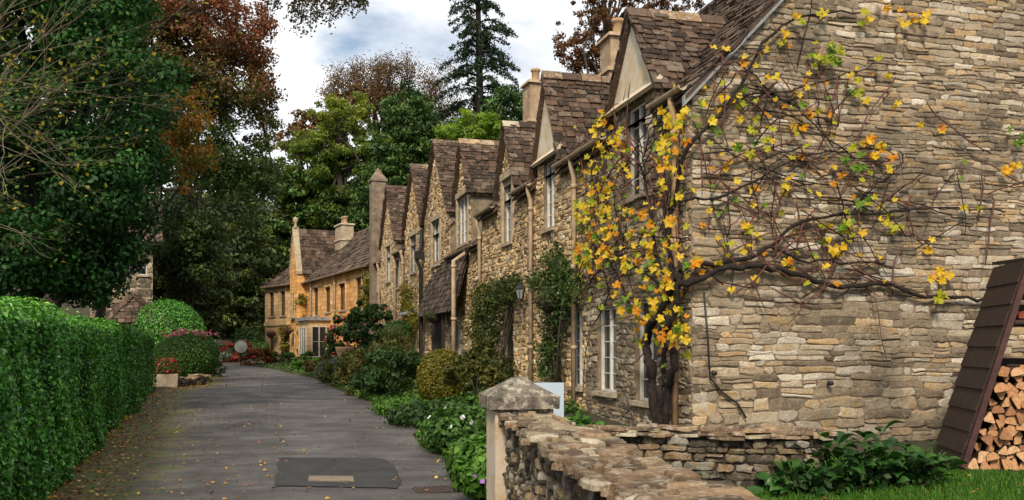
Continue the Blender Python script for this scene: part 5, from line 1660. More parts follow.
shrub('border_shrub', 'green low shrub at the foot of the far golden wing', 'shrub', gp(292, 44.0), [((0, 0, 0.25), (0.7, 0.8, 0.32)), ((0.9, 0, 0.25), (0.6, 0.8, 0.32))], 3500, 0.14, G_MID, 120, None, 0, 0.06, Rb, ncl=30)
shrub('border_shrub', 'yellow-green low mound by the far house corner', 'shrub', gp(277, 47.0), [((0, 0, 0.2), (0.9, 0.8, 0.3))], 2600, 0.14, G_OLIVE, 121, None, 0, 0.06, Rb, ncl=24)
shrub('border_shrub', 'orange-red low shrub where the road bends away', 'shrub', gp(257, 45.5), [((0, 0, 0.35), (0.75, 0.7, 0.5))], 2600, 0.13, RUST, 122, None, 0, 0.06, Rb, ncl=24)
shrub('border_shrub', 'dark red shrub below the round mirror', 'shrub', gp(234, 49.0), [((0, 0, 0.6), (1.1, 0.8, 0.6))], 3200, 0.14, REDLEAF, 123, None, 0, 0.06, Rb, ncl=30)
shrub('border_shrub', 'flat green hedge-like shrub right of the mirror', 'shrub', gp(252, 52.0), [((0, 0, 0.5), (1.0, 0.7, 0.5))], 3500, 0.13, G_MID, 124, None, 0, 0.06, Rb)
shrub('border_shrub', 'green rounded shrub behind the mirror post', 'shrub', gp(248, 52.5), [((0, 0, 0.9), (0.9, 0.8, 0.9))], 3200, 0.14, G_DARK, 125, None, 0, 0.06, Rb)
shrub('garden_plant', 'bright green leafy plant between the pale sign board and the cottage', 'plant', gp(578, 10.2), [((0, 0, 0.22), (0.34, 0.4, 0.3))], 1400, 0.10, G_BRIGHT, 126, core=False)
shrub('garden_plant', 'small bright green plants at the foot of the vine by the downpipe', 'plant', gp(690, 10.1), [((0, 0, 0.05), (0.28, 0.2, 0.1))], 500, 0.07, G_BRIGHT, 127, core=False, stems=2)
shrub('garden_plant', 'wiry dark weed growing at the gable foot beside the cable end', 'plant', gp(745, 10.3), [((0, 0, 0.1), (0.22, 0.12, 0.16))], 350, 0.05, G_DARK, 128, core=False, stems=6)

# topiary standard and urn
p = gp(398, 27.0)
t = shrub('topiary_tree', 'clipped lollipop tree with round dark crown in the border', 'topiary', p, [((0, 0, 1.35), (0.42, 0.42, 0.32))], 3000, 0.08, G_DARK, 130, None, 0, stems=0)
m = MB(); m.tube([(0.1, 0, -0.05), (0.05, 0, 0.6), (0, 0, 1.2)], 0.03, 6); m.build('trunk', BARK, t)
p = gp(345, 32.5)
u = thing('stone_urn', p, 0, 'pale stone urn standing between the two red-flowered shrubs', 'planter')
m = MB(); m.lathe((0, 0, 0), [(0.22, 0), (0.22, 0.1), (0.14, 0.2), (0.13, 0.5), (0.3, 0.8), (0.34, 0.95), (0.34, 1.02), (0.28, 1.02)], 10); m.build('bowl', ASHLAR_P, u)

# climbers on the fronts
def climber(name, label, pts, n, size, mat, seed, flower=None, nf=0, stem=True, surf=FW, off=(0.05, 0.3), ncl=30, rc=0.22):
    """pts: (px, py, rx, ry) blobs on the wall in pixels, turned into places on that wall"""
    base = surf(pts[0][0], 400, 0.2) if surf is FW else surf(pts[0][0], pts[0][1], 0.2)
    base = Vector((base.x, base.y, gz(base.x, base.y)))
    t = thing(name, base, 0, label, 'climber')
    rn = np.random.default_rng(seed)
    P = []
    for px, py, rx, ry in pts:
        for _ in range(ncl):
            a = rn.uniform(0, 6.28); q = math.sqrt(rn.random())
            P.append(surf(px + rx * q * math.cos(a), py + ry * q * math.sin(a), rn.uniform(*off)) - base)
    sub = [(np.array(p), np.array([rc, rc, rc]) * rn.uniform(0.5, 1.3)) for p in P]
    Pl, Nl, T = blob_points(sub, n, rn, shell=0.3)
    Pl[:, 0] = np.minimum(Pl[:, 0], 5.0 - base.x - 0.03) if surf is FW else Pl[:, 0]
    tint = np.stack([np.clip(0.4 * T + 0.6 * rn.random(len(Pl)), 0, 1), rn.random(len(Pl))], 1)
    leaves('foliage', Pl, Nl, size * (0.7 + 0.6 * rn.random(len(Pl))), mat, t, rn, tint=tint)
    for k in range(7):
        q = P[rn.integers(len(P))]
        m = MB(); m.tube([(rn.uniform(-.1, .1), rn.uniform(-.1, .1), -0.05), Vector((q.x * 0.6 + rn.uniform(-.1, .1), q.y * 0.5 + rn.uniform(-.15, .15), q.z * 0.5)), q], [0.022, 0.014, 0.005], 5); m.build('stem', BARK, t)
    if flower:
        k = rn.choice(len(Pl), nf)
        f = leaves('blossom', Pl[k] + np.array([-0.04, -0.03, 0]), Nl[k], 0.07, flower, t, rn, aspect=0.95); f['kind'] = 'stuff'
    return t
climber('climbing_rose', 'dark green climbing rose beside the lantern and buff downpipe', [(556, 262, 12, 18), (545, 280, 14, 14), (562, 300, 10, 20), (552, 330, 8, 26), (548, 360, 7, 20), (570, 285, 8, 14)], 3600, 0.075, pal('rose_leaf', (0.016, 0.036, 0.010), (0.045, 0.085, 0.018), (0.10, 0.14, 0.03)), 201, WHITEF, 6)
climber('climbing_plant', 'dark climber around the shadowed door of the third cottage', [(500, 295, 14, 14), (492, 320, 10, 22), (512, 290, 9, 10), (488, 350, 8, 26), (500, 370, 10, 16)], 3500, 0.085, pal('door_climber_leaf', (0.016, 0.032, 0.010), (0.04, 0.066, 0.016), (0.10, 0.10, 0.025)), 202)
climber('climbing_plant', 'olive climber low on the wall left of the shadowed door', [(478, 340, 7, 30), (482, 300, 6, 14)], 3200, 0.085, G_OLIVE, 203)
climber('climbing_plant', 'light green creeper on the tall gabled cottage beyond the black downpipe', [(407, 300, 4, 18), (411, 325, 4, 14), (404, 338, 4, 12)], 2600, 0.10, G_YELLOW, 204, off=(0.3, 0.6))
def hsurf(px, py, off=0.0):
    R3 = Hh.matrix_basis.to_3x3(); nrm = -(R3 @ Vector((1, 0, 0))); o = Hh.location + nrm * off
    r = ray(px, py); c = Vector((0, 0, CAM_Z)); tt = (o - c).dot(nrm) / r.dot(nrm)
    return c + r * tt
climber('climbing_plant', 'tall yellow-green creeper column on the golden house front', [(299, 300, 4, 10), (299, 320, 4, 14), (298, 340, 5, 14)], 4500, 0.14, G_YELLOW, 205, surf=hsurf, off=(0.1, 0.4))
climber('climbing_plant', 'green creeper with yellow tips at the golden house near the downpipe', [(368, 285, 3, 10), (366, 300, 3, 12)], 1500, 0.12, G_YELLOW, 206, surf=hsurf, off=(0.1, 0.4), ncl=12)
def jsurf(px, py, off=0.0):
    R3 = Jh.matrix_basis.to_3x3(); nrm = -(R3 @ Vector((1, 0, 0))); o = Jh.location + nrm * off
    r = ray(px, py); c = Vector((0, 0, CAM_Z)); tt = (o - c).dot(nrm) / r.dot(nrm)
    return c + r * tt
climber('climbing_plant', 'creeper between the windows of the farthest pale house', [(284, 333, 3, 5), (285, 345, 3, 8)], 1500, 0.14, G_YELLOW, 207, surf=jsurf, off=(0.1, 0.35), ncl=12)

# big-leaved clumps below the gable: each leaf its own piece
def big_leaf_mesh(s, mat):
    rr = random.Random(s)
    prof = [(0.0, 0.03), (0.18, 0.24), (0.42, 0.33), (0.68, 0.24), (0.88, 0.10)]
    vs, fs = [], []
    for y, w in prof:
        zz = 0.16 * math.sin(y * 2.6)
        vs += [(-w, y, zz + 0.25 * w + rr.uniform(-.02, .02)), (0, y, zz), (w, y, zz + 0.25 * w + rr.uniform(-.02, .02))]
    vs.append((0, 1.0, 0.02))
    for k in range(4):
        for j in (0, 1): fs.append((k * 3 + j, k * 3 + j + 1, k * 3 + j + 4, k * 3 + j + 3))
    fs += [(12, 13, 15), (13, 14, 15)]
    me = bpy.data.meshes.new('big_leaf'); me.from_pydata(vs, [], fs); me.materials.append(mat)
    for f in me.polygons: f.use_smooth = True
    return me
BLM = leaf_mat('dock_leaf', [(0, (0.010, 0.036, 0.008)), (0.5, (0.022, 0.075, 0.014)), (1, (0.05, 0.125, 0.024))], src='obj', lo=0.7, hi=1.25, trans=0.15, rough=0.4, spec=0.4)
blm = [big_leaf_mesh(k, BLM) for k in range(5)]
labels = ['low glossy dark-leaved plant against the end of the low wall', 'glossy dark-leaved plant a little right of the low wall end', 'tallest glossy dark-leaved plant of the row under the gable',
          'glossy dark-leaved plant in the middle of the row under the gable', 'glossy dark-leaved plant second from the log store', 'glossy dark-leaved plant nearest the log store']
for k, px in enumerate((796, 828, 854, 879, 902, 922)):
    p = gp(px, 8.15 + 0.13 * k)
    t = thing('broadleaf_plant', p, 0, labels[k], 'plant', 'broad-leaved plants under the gable')
    rr = random.Random(300 + k)
    for i in range(50):
        a = rr.uniform(0, 6.28); rad = rr.random() ** 0.6 * 0.30; h = 0.06 + (0.55 if 0 < k < 5 else 0.26) * rr.random() * (1 - rad * 1.6)
        o = bpy.data.objects.new('leaf', rr.choice(blm)); link(o, t)
        el = rr.uniform(-0.5, 0.5)
        yv = Vector((math.cos(a) * math.cos(el), math.sin(a) * math.cos(el), math.sin(el)))
        xv = yv.cross(Vector((0, 0, 1))).normalized(); zv = xv.cross(yv)
        s = rr.uniform(0.13, 0.21)
        o.matrix_basis = Matrix.Translation((math.cos(a) * rad, math.sin(a) * rad * 0.8, h)) @ Matrix((xv, yv, zv)).transposed().to_4x4() @ Matrix.Rotation(rr.gauss(0, 0.4), 4, 'Y') @ Matrix.Scale(s, 4)
    m = MB()
    for i in range(14):
        a = rr.uniform(0, 6.28); m.tube([(0, 0, -0.04), (0.12 * math.cos(a), 0.12 * math.sin(a), 0.22), (0.22 * math.cos(a), 0.2 * math.sin(a), 0.33)], 0.006, 4)
    o = m.build('stems', G_MID, t); o['kind'] = 'stuff'
    rn = np.random.default_rng(k); P, N, T = blob_points([((0, 0, 0.1), (0.26, 0.22, 0.2))], 160, rn, shell=0.1); P[:, 2] = np.abs(P[:, 2])
    o = leaves('small_leaves', P, N, 0.09, G_DARK, t, rn); o['kind'] = 'stuff'

# lawn
rn = np.random.default_rng(9)
n = 70000
gxs = rn.uniform(1.75, 8.6, n); gys = rn.uniform(5.3, 9.3, n)
k = (gys < 8.78 - 0.417 * (gxs - 2.0) - 0.17) | (gxs > 5.1)
k &= (gxs - 1.75) * 1.0 > 0
d_ = gxs * SY + gys * CY; k &= (d_ > 6.0)
gxs, gys = gxs[k], gys[k]; n = len(gxs)
gzs = np.array([gz(a, b) for a, b in zip(gxs, gys)])
h = rn.uniform(0.03, 0.07, n); a = rn.uniform(0, 6.28, n); w = 0.006
v = np.empty((n, 4, 3)); lean = rn.normal(size=(n, 2)) * 0.018
ca, sa = np.cos(a) * w, np.sin(a) * w
v[:, 0] = np.stack([gxs - ca, gys - sa, gzs - 0.005], 1); v[:, 1] = np.stack([gxs + ca, gys + sa, gzs - 0.005], 1)
v[:, 2] = np.stack([gxs + ca * 0.3 + lean[:, 0], gys + sa * 0.3 + lean[:, 1], gzs + h], 1); v[:, 3] = np.stack([gxs - ca * 0.3 + lean[:, 0], gys - sa * 0.3 + lean[:, 1], gzs + h], 1)
GRASS = leaf_mat('lawn_grass', [(0, (0.03, 0.09, 0.010)), (0.5, (0.05, 0.16, 0.014)), (0.9, (0.09, 0.20, 0.025)), (1, (0.20, 0.18, 0.05))], trans=0.3)
o = np_mesh('grass', v.reshape(-1, 3), np.arange(n * 4).reshape(n, 4), np.repeat(rn.random((n, 2)), 4, axis=0), GRASS)
tag(o, 'short bright green lawn grass in front of the log store', 'grass', kind='stuff')
# ground cover in the border beds
rn = np.random.default_rng(10)
n = 16000
P = []
while len(P) < n:
    y = rn.uniform(8.3, 46) if rn.random() < 0.5 else rn.uniform(8.3, 24)
    a_ = interp(RIGHT_EDGE, y); b_ = min(4.85, 5.0 - max(0, (y - 39) * 0.19))
    if b_ < a_ + 0.1: continue
    x = rn.uniform(a_ + 0.05, b_)
    if x > 2.2 and y < wall2_y(x) + 0.3: continue
    if y < 13.5 and x > 3.1: continue
    P.append((x, y, gz(x, y) + rn.random() ** 2 * 0.16))
P = np.array(P)
N = rn.normal(size=P.shape) * 0.5; N[:, 2] += 1
o = leaves('ground_cover', P, N, 0.09 + 0.05 * rn.random(n), G_MID, None, rn)
tag(o, 'low leafy ground cover in the cottage border beds', 'ground cover', kind='stuff')
# fallen leaves on road, verge and wall tops
rn = np.random.default_rng(11)
P = []
while len(P) < 3200:
    y = rn.uniform(5, 38); a_, b_ = interp(LEFT_EDGE, y) - 0.1, interp(RIGHT_EDGE, y)
    q = rn.random()
    s = rn.random() ** 3 * 0.6 if q < 0.82 else (1 - rn.random() ** 3 * 0.4 if q < 0.94 else rn.random())
    x = a_ + (b_ - a_) * s
    P.append((x, y, road_z(x, y) + 0.012 + rn.random() * 0.012))
for _ in range(2600):
    y = rn.uniform(5, 30); x = interp(LEFT_EDGE, y) - 0.12 + rn.random() ** 2 * 0.75; P.append((x, y, road_z(x, y) + 0.012 + rn.random() * 0.02))
for _ in range(25):
    x = rn.uniform(3, 8); y = rn.uniform(6.6, 7.6); P.append((x, y, gz(x, y) + 0.07))
P = np.array(P); n = len(P)
N = rn.normal(size=P.shape) * 0.25; N[:, 2] += 1
FALL = leaf_mat('fallen_leaf', [(0, (0.130, 0.052, 0.023)), (0.4, (0.260, 0.111, 0.033)), (0.75, (0.442, 0.221, 0.039)), (1, (0.585, 0.416, 0.078))], trans=0.1)
o = leaves('fallen_leaves', P, N, 0.028 + 0.035 * rn.random(n), FALL, None, rn, aspect=0.75)
tag(o, 'yellow and brown fallen leaves scattered along the road edges', 'leaves', kind='stuff')

# ---------------------------------------------------------------- left side beyond the hedge
shrub('round_bush', 'big round clipped bush in front of the left house', 'bush', gp(168, 33.0), [((0, 0, 1.35), (1.35, 1.2, 1.45)), ((-0.6, 0, 0.9), (1.2, 1.1, 1.0))], 26000, 0.07, HEDGE, 141, RED, 14, 0.12, clip=True)
fb_ = shrub('flowering_bush', 'dark bush topped with pink-red flowers at the left road edge', 'bush', gp(184, 29.3), [((0, 0, 0.75), (1.05, 0.9, 0.8)), ((0.2, 0.2, 0.9), (0.9, 0.8, 0.75))], 16000, 0.07, G_MID, 142, None, clip=True)
rn = np.random.default_rng(148); P, N, T = blob_points([((0.1, 0.1, 1.56), (1.0, 0.6, 0.16))], 150, rn, shell=0.3)
f = leaves('blossom', P, N, 0.10, PINK, fb_, rn, aspect=0.9); f['kind'] = 'stuff'
shrub('border_shrub', 'pale variegated small bush right of the pink-flowered one', 'shrub', gp(213, 33.0), [((0, 0, 0.7), (0.5, 0.6, 0.75))], 3200, 0.09, GREYG, 143, ncl=24)
shrub('border_shrub', 'olive low shrub at the foot of the pink-flowered bush', 'shrub', gp(203, 29.6), [((0, 0, 0.25), (0.4, 0.5, 0.36))], 1600, 0.08, G_OLIVE, 144, ncl=16)
pp = gp(164, 26.6)
pl = thing('flower_planter', pp, 0.1, 'stone trough planter of red and yellow flowers at the hedge end', 'planter')
m = MB(); m.box((-0.36, -0.22, -0.05), (0.36, 0.22, 0.36), taper=-0.03); m.build('trough', DRESSED, pl)
rn = np.random.default_rng(5); P, N, T = blob_points([((0, 0, 0.52), (0.36, 0.26, 0.26))], 700, rn)
leaves('foliage', P, N, 0.08, G_OLIVE, pl, rn)
P, N, T = blob_points([((0, 0, 0.55), (0.38, 0.28, 0.28))], 90, rn, shell=0.95); f = leaves('blossom', P, N, 0.08, RED, pl, rn, aspect=0.9); f['kind'] = 'stuff'
dry_wall('low_bed_wall', 'very low stone bed edging under the pink-flowered bush', (W(204, 28.0).x, W(204, 28.0).y), (W(176, 26.9).x, W(176, 26.9).y), 0.55, 0.5, 0.24, 45, 0.15, cap_n=40, coping_rows=1)

# house behind the hedge
hp0 = W(113, 33.0)
lh = thing('bay_house', (hp0.x, hp0.y, 0.0), math.radians(7), 'stone house with slate-roofed bay behind the left hedge', 'house')
m = MB()
def FL(u, v, n): return Vector((u, -n, v))
wall_panel(m, FL, -0.75, 1.35, 0, 5.2, [(0.85, 1.15, 4.1, 4.65)], 0.15)
m.add([(1.35, 0, 0), (1.35, 6, 0), (1.35, 6, 5.2), (1.35, 0, 5.2)], [(0, 1, 2, 3)]); m.add([(-0.75, 0, 0), (-0.75, 6, 0), (-0.75, 6, 5.2), (-0.75, 0, 5.2)], [(0, 1, 2, 3)])
m.add([(-0.75, 6, 0), (1.35, 6, 0), (1.35, 6, 5.2), (-0.75, 6, 5.2)], [(0, 1, 2, 3)])
w = m.build('wall', DRESSED, lh)
emit(courses(FL, -0.75, 1.35, 0.2, 5.1, not_in([(0.85, 1.15, 4.1, 4.65)]), random.Random(2), hr=(0.12, 0.2), lr=(0.25, 0.5), dep=(0.01, 0.03)), 'stone', 'rubble_courses', STONE_G, w, cap=0)
window(lh, FL, 0.85, 1.15, 4.1, 4.65, 1, 2)
m = MB(); m.prism([(-1.0, -0.3, 5.2), (1.7, -0.3, 5.2), (1.7, 3.0, 8.0), (-1.0, 3.0, 8.0)], (0, 0, 0.1)); m.prism([(-1.0, 6.3, 5.2), (1.7, 6.3, 5.2), (1.7, 3.0, 8.0), (-1.0, 3.0, 8.0)], (0, 0, 0.1)); rf = m.build('roof', TILE, lh)
emit(slates((-1.0, -0.32, 5.3), (1, 0, 0), (0, 3.3, 2.8), lambda v: (0, 2.7), 4.3, random.Random(3), exp=(0.25, 0.3), wid=(0.25, 0.45)), 'slate', 'slate_courses', TILE, rf, cap=0)
# half-hexagonal bay
hexp = [(-0.95, 0.0), (-0.62, -0.8), (0.62, -0.8), (0.95, 0.0)]
hexo = [(-1.3, 0.0), (-0.85, -1.1), (0.85, -1.1), (1.3, 0.0)]
bx_ = 0.7
m = MB(); m.prism([(x + bx_, y - 0.002, 0) for x, y in hexp], (0, 0, 2.3)); b_ = m.build('bay', DRESSED, lh)
m = MB()
ap = Vector((bx_, -0.05, 3.35))
for k in range(3):
    a, b = hexo[k], hexo[k + 1]
    m.add([(a[0] + bx_, a[1], 2.3), (b[0] + bx_, b[1], 2.3), tuple(ap + Vector((b[0] * 0.12, 0, 0))), tuple(ap + Vector((a[0] * 0.12, 0, 0)))], [(0, 1, 2, 3)])
br = m.build('bay_roof', TILE, lh)
tl = []
for k in range(3):
    a, b = Vector((hexo[k][0] + bx_, hexo[k][1], 2.3)), Vector((hexo[k + 1][0] + bx_, hexo[k + 1][1], 2.3))
    U = (b - a).normalized(); mid = (a + b) / 2; Ln = (b - a).length
    V = (ap - mid); V = V - U * V.dot(U); vl2 = V.length
    tl += slates(a, U, V, lambda v, Ln=Ln, vl2=vl2: (Ln / 2 * v / vl2 * 0.9, Ln - Ln / 2 * v / vl2 * 0.9), vl2, random.Random(k), exp=(0.16, 0.2), wid=(0.16, 0.3))
emit(tl, 'slate', 'slate_courses', TILE, br, cap=0)
for k in range(3):
    m = MB(); a = hexp[k]; b = hexp[k + 1]
    def FB(u, v, n, a=a, b=b):
        dx, dy = b[0] - a[0], b[1] - a[1]; l = math.hypot(dx, dy)
        return Vector((a[0] + bx_ + dx * u / l + dy / l * (n + 0.11), a[1] + dy * u / l - dx / l * (n + 0.11), v))
    l = math.hypot(b[0] - a[0], b[1] - a[1])
    window(lh, FB, 0.1, l - 0.1, 1.0, 2.1, 2 if l > 1 else 1, 2, depth=0.1, sill=False)
chimney(lh, 1.0, 2.2, 6.6, 8.6, 0.7, 0.7, 1)
# ---------------------------------------------------------------- trees
def Bp(px, py, d, rx, ry, rd):
    """crown lobe at image place px,py and depth d, radii rx, ry in pixels there and rd metres in depth"""
    k = d / FPX
    return (WP(px, py, d), (max(rx * k, 0.05), rd, max(ry * k, 0.05)))

def grow(mb, p, dr, ln_, r, depth, rn, tips, spread=0.6, up=0.12, shrink=0.74, kids=(2, 3), nseg=3, taper=0.62, bend=0.14):
    p = Vector(p); dr = Vector(dr).normalized()
    path = [p.copy()]
    for i in range(nseg):
        dr = (dr + Vector((rn.gauss(0, bend), rn.gauss(0, bend), rn.gauss(up * 0.5, bend)))).normalized()
        p = p + dr * (ln_ / nseg); path.append(p.copy())
    mb.tube(path, [r * (1 - (1 - taper) * i / nseg) for i in range(nseg + 1)], 7 if r > 0.08 else (5 if r > 0.02 else 3), cap=False)
    if depth == 0:
        tips.append((p, dr)); return
    for k in range(rn.randint(*kids)):
        side = Vector((rn.gauss(0, 1), rn.gauss(0, 1), rn.gauss(0, 0.7)))
        side = (side - dr * side.dot(dr)).normalized()
        nd_ = (dr + side * rn.uniform(0.5, 1.3) * spread + Vector((0, 0, up))).normalized()
        q = path[-1] if k < 2 else path[rn.randint(1, nseg)]
        grow(mb, q, nd_, ln_ * shrink * rn.uniform(0.8, 1.15), r * taper * rn.uniform(0.75, 1.0), depth - 1, rn, tips, spread, up, shrink, kids, nseg, taper, bend)
    if depth <= 1: tips.append((path[-1], dr))

def crown(name, blobs, n, size, mat, parent, seed, ncl=120, rc=(0.5, 0.9), shell=0.55, aspect=0.6, tintf=None, droop=None, base=None, flat=0.75, inner=0.25, up=0.3):
    rn = np.random.default_rng(seed)
    bl = [(np.array(b[0]) - np.array(base), np.array(b[1])) for b in blobs]
    P, N, _ = blob_points(bl, ncl, rn, shell=shell, noise=0.1)
    sub = []
    for p in P:
        r = rn.uniform(*rc); sub.append((p, np.array([r, r, r * flat]) * rn.uniform(0.75, 1.25, 3)))
    Pl, Nl, T = blob_points(sub, n, rn, shell=inner, up=up)
    tint = np.stack([np.clip(0.55 * T + 0.45 * rn.random(len(Pl)), 0, 1), rn.random(len(Pl)) * 0.7 + 0.3 * T], 1)
    if tintf is not None:
        tint[:, 0] = np.clip(tintf(Pl + np.array(base), rn) * 0.75 + tint[:, 0] * 0.25, 0, 1)
    o = leaves(name, Pl, Nl, size * (0.65 + 0.7 * rn.random(len(Pl))), mat, parent, rn, aspect=aspect, tint=tint, droop=droop)
    return o, [Vector(p) for p in P]

def tree(name, label, base, top, r0, blobs, n, size, mat, seed, ncl=120, rc=(0.5, 0.9), limbs=14, bark=None, cat='tree', group=None, **kw):
    base = Vector(base); base.z = gz(base.x, base.y)
    t = thing(name, base, 0, label, cat, group)
    o, cl = crown('crown', blobs, n, size, mat, t, seed, ncl, rc, base=base, **kw)
    rn = random.Random(seed)
    top = Vector(top) - base
    path = [Vector((0, 0, -0.3))]
    for k in range(1, 7):
        s = k / 6
        path.append(Vector((top.x * s + rn.gauss(0, 0.02) * top.z * 0.5, top.y * s + rn.gauss(0, 0.02) * top.z * 0.5, top.z * s)))
    m = MB(); m.tube(path, [r0 * (1.25 if k == 0 else 1) * (1 - 0.8 * k / 6) for k in range(7)], 9); m.build('trunk', bark or BARK, t)
    for k in range(limbs):
        q = cl[rn.randrange(len(cl))]
        s = path[rn.randint(2, 5)]
        mid = (s + q) / 2 + Vector((rn.gauss(0, 0.1), rn.gauss(0, 0.1), 0.12)) * (q - s).length
        m = MB(); m.tube([s, (s + mid) / 2 + Vector((0, 0, 0.05)), mid, (mid + q) / 2 + Vector((rn.gauss(0, .1), rn.gauss(0, .1), 0)), q], [r0 * 0.35, r0 * 0.28, r0 * 0.2, r0 * 0.12, r0 * 0.04], 6); m.build('limb', bark or BARK, t)
    return t

T_IVY = leaf_mat('glossy_evergreen', [(0, (0.010, 0.031, 0.008)), (0.5, (0.020, 0.070, 0.016)), (0.85, (0.041, 0.120, 0.024)), (1, (0.085, 0.180, 0.034))], rough=0.5, spec=0.22, trans=0.2, lo=0.5, hi=1.3)
T_YEW = leaf_mat('yew_needles', [(0, (0.022, 0.040, 0.013)), (0.5, (0.056, 0.083, 0.022)), (0.85, (0.118, 0.140, 0.029)), (1, (0.240, 0.218, 0.044))], trans=0.12)
T_YEWG = leaf_mat('dark_conifer', [(0, (0.019, 0.046, 0.012)), (0.5, (0.044, 0.095, 0.023)), (1, (0.112, 0.199, 0.040))], trans=0.12)
T_LIME = leaf_mat('autumn_lime', [(0, (0.073, 0.112, 0.019)), (0.5, (0.145, 0.211, 0.029)), (0.8, (0.251, 0.277, 0.040)), (1, (0.317, 0.198, 0.040))], trans=0.4)
T_LIME2 = leaf_mat('fresh_lime', [(0, (0.08, 0.16, 0.015)), (0.5, (0.16, 0.27, 0.025)), (1, (0.28, 0.36, 0.04))], trans=0.4)
T_COPPER = leaf_mat('copper_beech', [(0, (0.03, 0.07, 0.018)), (0.3, (0.07, 0.10, 0.025)), (0.55, (0.15, 0.085, 0.032)), (0.8, (0.20, 0.07, 0.036)), (1, (0.27, 0.105, 0.05))], trans=0.35)
T_ORANGE = leaf_mat('orange_autumn', [(0, (0.075, 0.112, 0.021)), (0.4, (0.195, 0.165, 0.027)), (0.7, (0.390, 0.150, 0.027)), (1, (0.510, 0.270, 0.030))], trans=0.35)
T_BROWN = leaf_mat('brown_autumn', [(0, (0.066, 0.055, 0.022)), (0.5, (0.132, 0.072, 0.028)), (1, (0.198, 0.099, 0.033))], trans=0.35)
T_TWIGL = leaf_mat('twig_leaf', [(0, (0.05, 0.09, 0.012)), (0.5, (0.14, 0.19, 0.02)), (0.8, (0.30, 0.26, 0.03)), (1, (0.42, 0.24, 0.025))], trans=0.4)

# dark ivy-clad evergreen left
d = 16.5
tree('evergreen_tree', 'dark ivy-clad evergreen tree towering over the left hedge', W(20, d), WP(40, -60, d), 0.25,
     [Bp(40, 80, d, 90, 110, 2.2), Bp(110, 110, d, 60, 100, 1.8), Bp(40, 220, d, 72, 80, 2.0), Bp(108, 180, d, 46, 62, 1.4), Bp(130, 222, d, 34, 36, 1.1), Bp(85, 265, d, 34, 30, 1.0), Bp(20, -40, d, 120, 80, 2.2), Bp(-60, 120, d, 90, 180, 2.2), Bp(110, 10, d, 60, 60, 1.6), Bp(30, 280, d, 60, 26, 1.4)],
     95000, 0.095, T_IVY, 71, ncl=480, rc=(0.26, 0.5), shell=0.7, limbs=20, inner=0.5, bark=TWIGC)
# bare-twigged tree reaching in from the left
d = 9.5
b0 = W(-170, d + 0.8); b0.z = 0
tw = thing('twiggy_tree', b0, 0, 'half-bare tree reaching pale twigs with yellow leaves in from the left edge', 'tree')
mb, tips = MB(), []
rn = random.Random(31)
m = MB(); m.tube([(0, 0, -0.2), (0.1, 0.1, 1.5), (0.0, 0.2, 3.0), (0.2, 0.1, 5.0)], [0.16, 0.13, 0.11, 0.06], 9); m.build('trunk', BARK_P, tw)
right = Vector((CY, -SY, 0))
for k in range(20):
    z0 = rn.uniform(2.3, 5.0)
    tgt = WP(rn.uniform(-50, 25), rn.uniform(0, 170), d + rn.uniform(-0.8, 0.8)) - b0
    st = Vector((0.1, 0.12, z0))
    dv = tgt - st
    grow(mb, st, dv, dv.length * 0.6, 0.015, 4, rn, tips, spread=0.34, up=0.03, shrink=0.62, kids=(2, 3), nseg=4, taper=0.62, bend=0.07)
o = mb.build('branches', plain_mat('brown_twig', (0.24, 0.195, 0.13), 0.9, (0.12, 0.095, 0.065), 6), tw); o['kind'] = 'stuff'
rnn = np.random.default_rng(31)
tp = np.array([tuple(p) for p, _ in tips]); tp = tp[rnn.choice(len(tp), min(len(tp), 2600), replace=False)]
tp = tp + rnn.normal(size=tp.shape) * 0.05
N = rnn.normal(size=tp.shape) * 0.6; N[:, 2] += 0.6
leaves('leaves', tp, N, 0.035 + 0.035 * rnn.random(len(tp)), T_TWIGL, tw, rnn, aspect=0.7)

d = 44
tree('evergreen_tree', 'tall dark tree far behind the ivy-clad evergreen', W(40, d), WP(60, -40, d), 0.5, [Bp(30, 60, d, 90, 120, 3), Bp(110, 110, d, 60, 100, 3), Bp(40, 200, d, 90, 80, 3), Bp(130, 220, d, 40, 70, 2.5)], 26000, 0.32, T_YEW, 70, ncl=260, rc=(0.6, 1.2), shell=0.4, limbs=8, inner=0.3)
# copper beech with a long limb over the road
d = 23.0
def cop_t(P, r):
    dd = P[:, 0] * SY + P[:, 1] * CY; px = CX + FPX * (P[:, 0] * CY - P[:, 1] * SY) / dd; py = HY - FPX * (P[:, 2] - CAM_Z) / dd
    return np.clip(0.10 + 0.0048 * (px - 170) + 0.0075 * (88 - py) + r.normal(size=len(P)) * 0.18, 0, 1)
bt = tree('copper_beech', 'copper beech with red-brown leaves beside the sky, behind the evergreen', W(15, d + 3), WP(190, -90, d), 0.32,
     [Bp(215, 30, d, 55, 60, 2.0), Bp(240, 90, d, 40, 50, 1.6), Bp(185, 105, d, 50, 62, 1.8), Bp(175, 60, d, 40, 50, 1.5), Bp(222, 165, d, 42, 30, 1.4), Bp(255, 165, d, 24, 40, 1.2), Bp(160, 20, d, 40, 60, 1.6), Bp(200, -60, d, 90, 40, 2.0), Bp(262, 100, d, 16, 40, 0.8), Bp(258, 30, d, 14, 24, 0.8)],
     62000, 0.085, T_COPPER, 72, ncl=620, rc=(0.14, 0.38), shell=0.2, limbs=60, tintf=cop_t, inner=0.2)
bb = Vector(bt.location)
m = MB(); l0 = WP(195, -60, d) - bb; lend = WP(385, -28, d) - bb
m.tube([l0, l0 * 0.6 + lend * 0.4 + Vector((0, 0, 0.5)), lend], [0.08, 0.05, 0.02], 6); m.build('limb', BARK, bt)
rn = random.Random(5); rnn = np.random.default_rng(6)
mt, pts = MB(), []
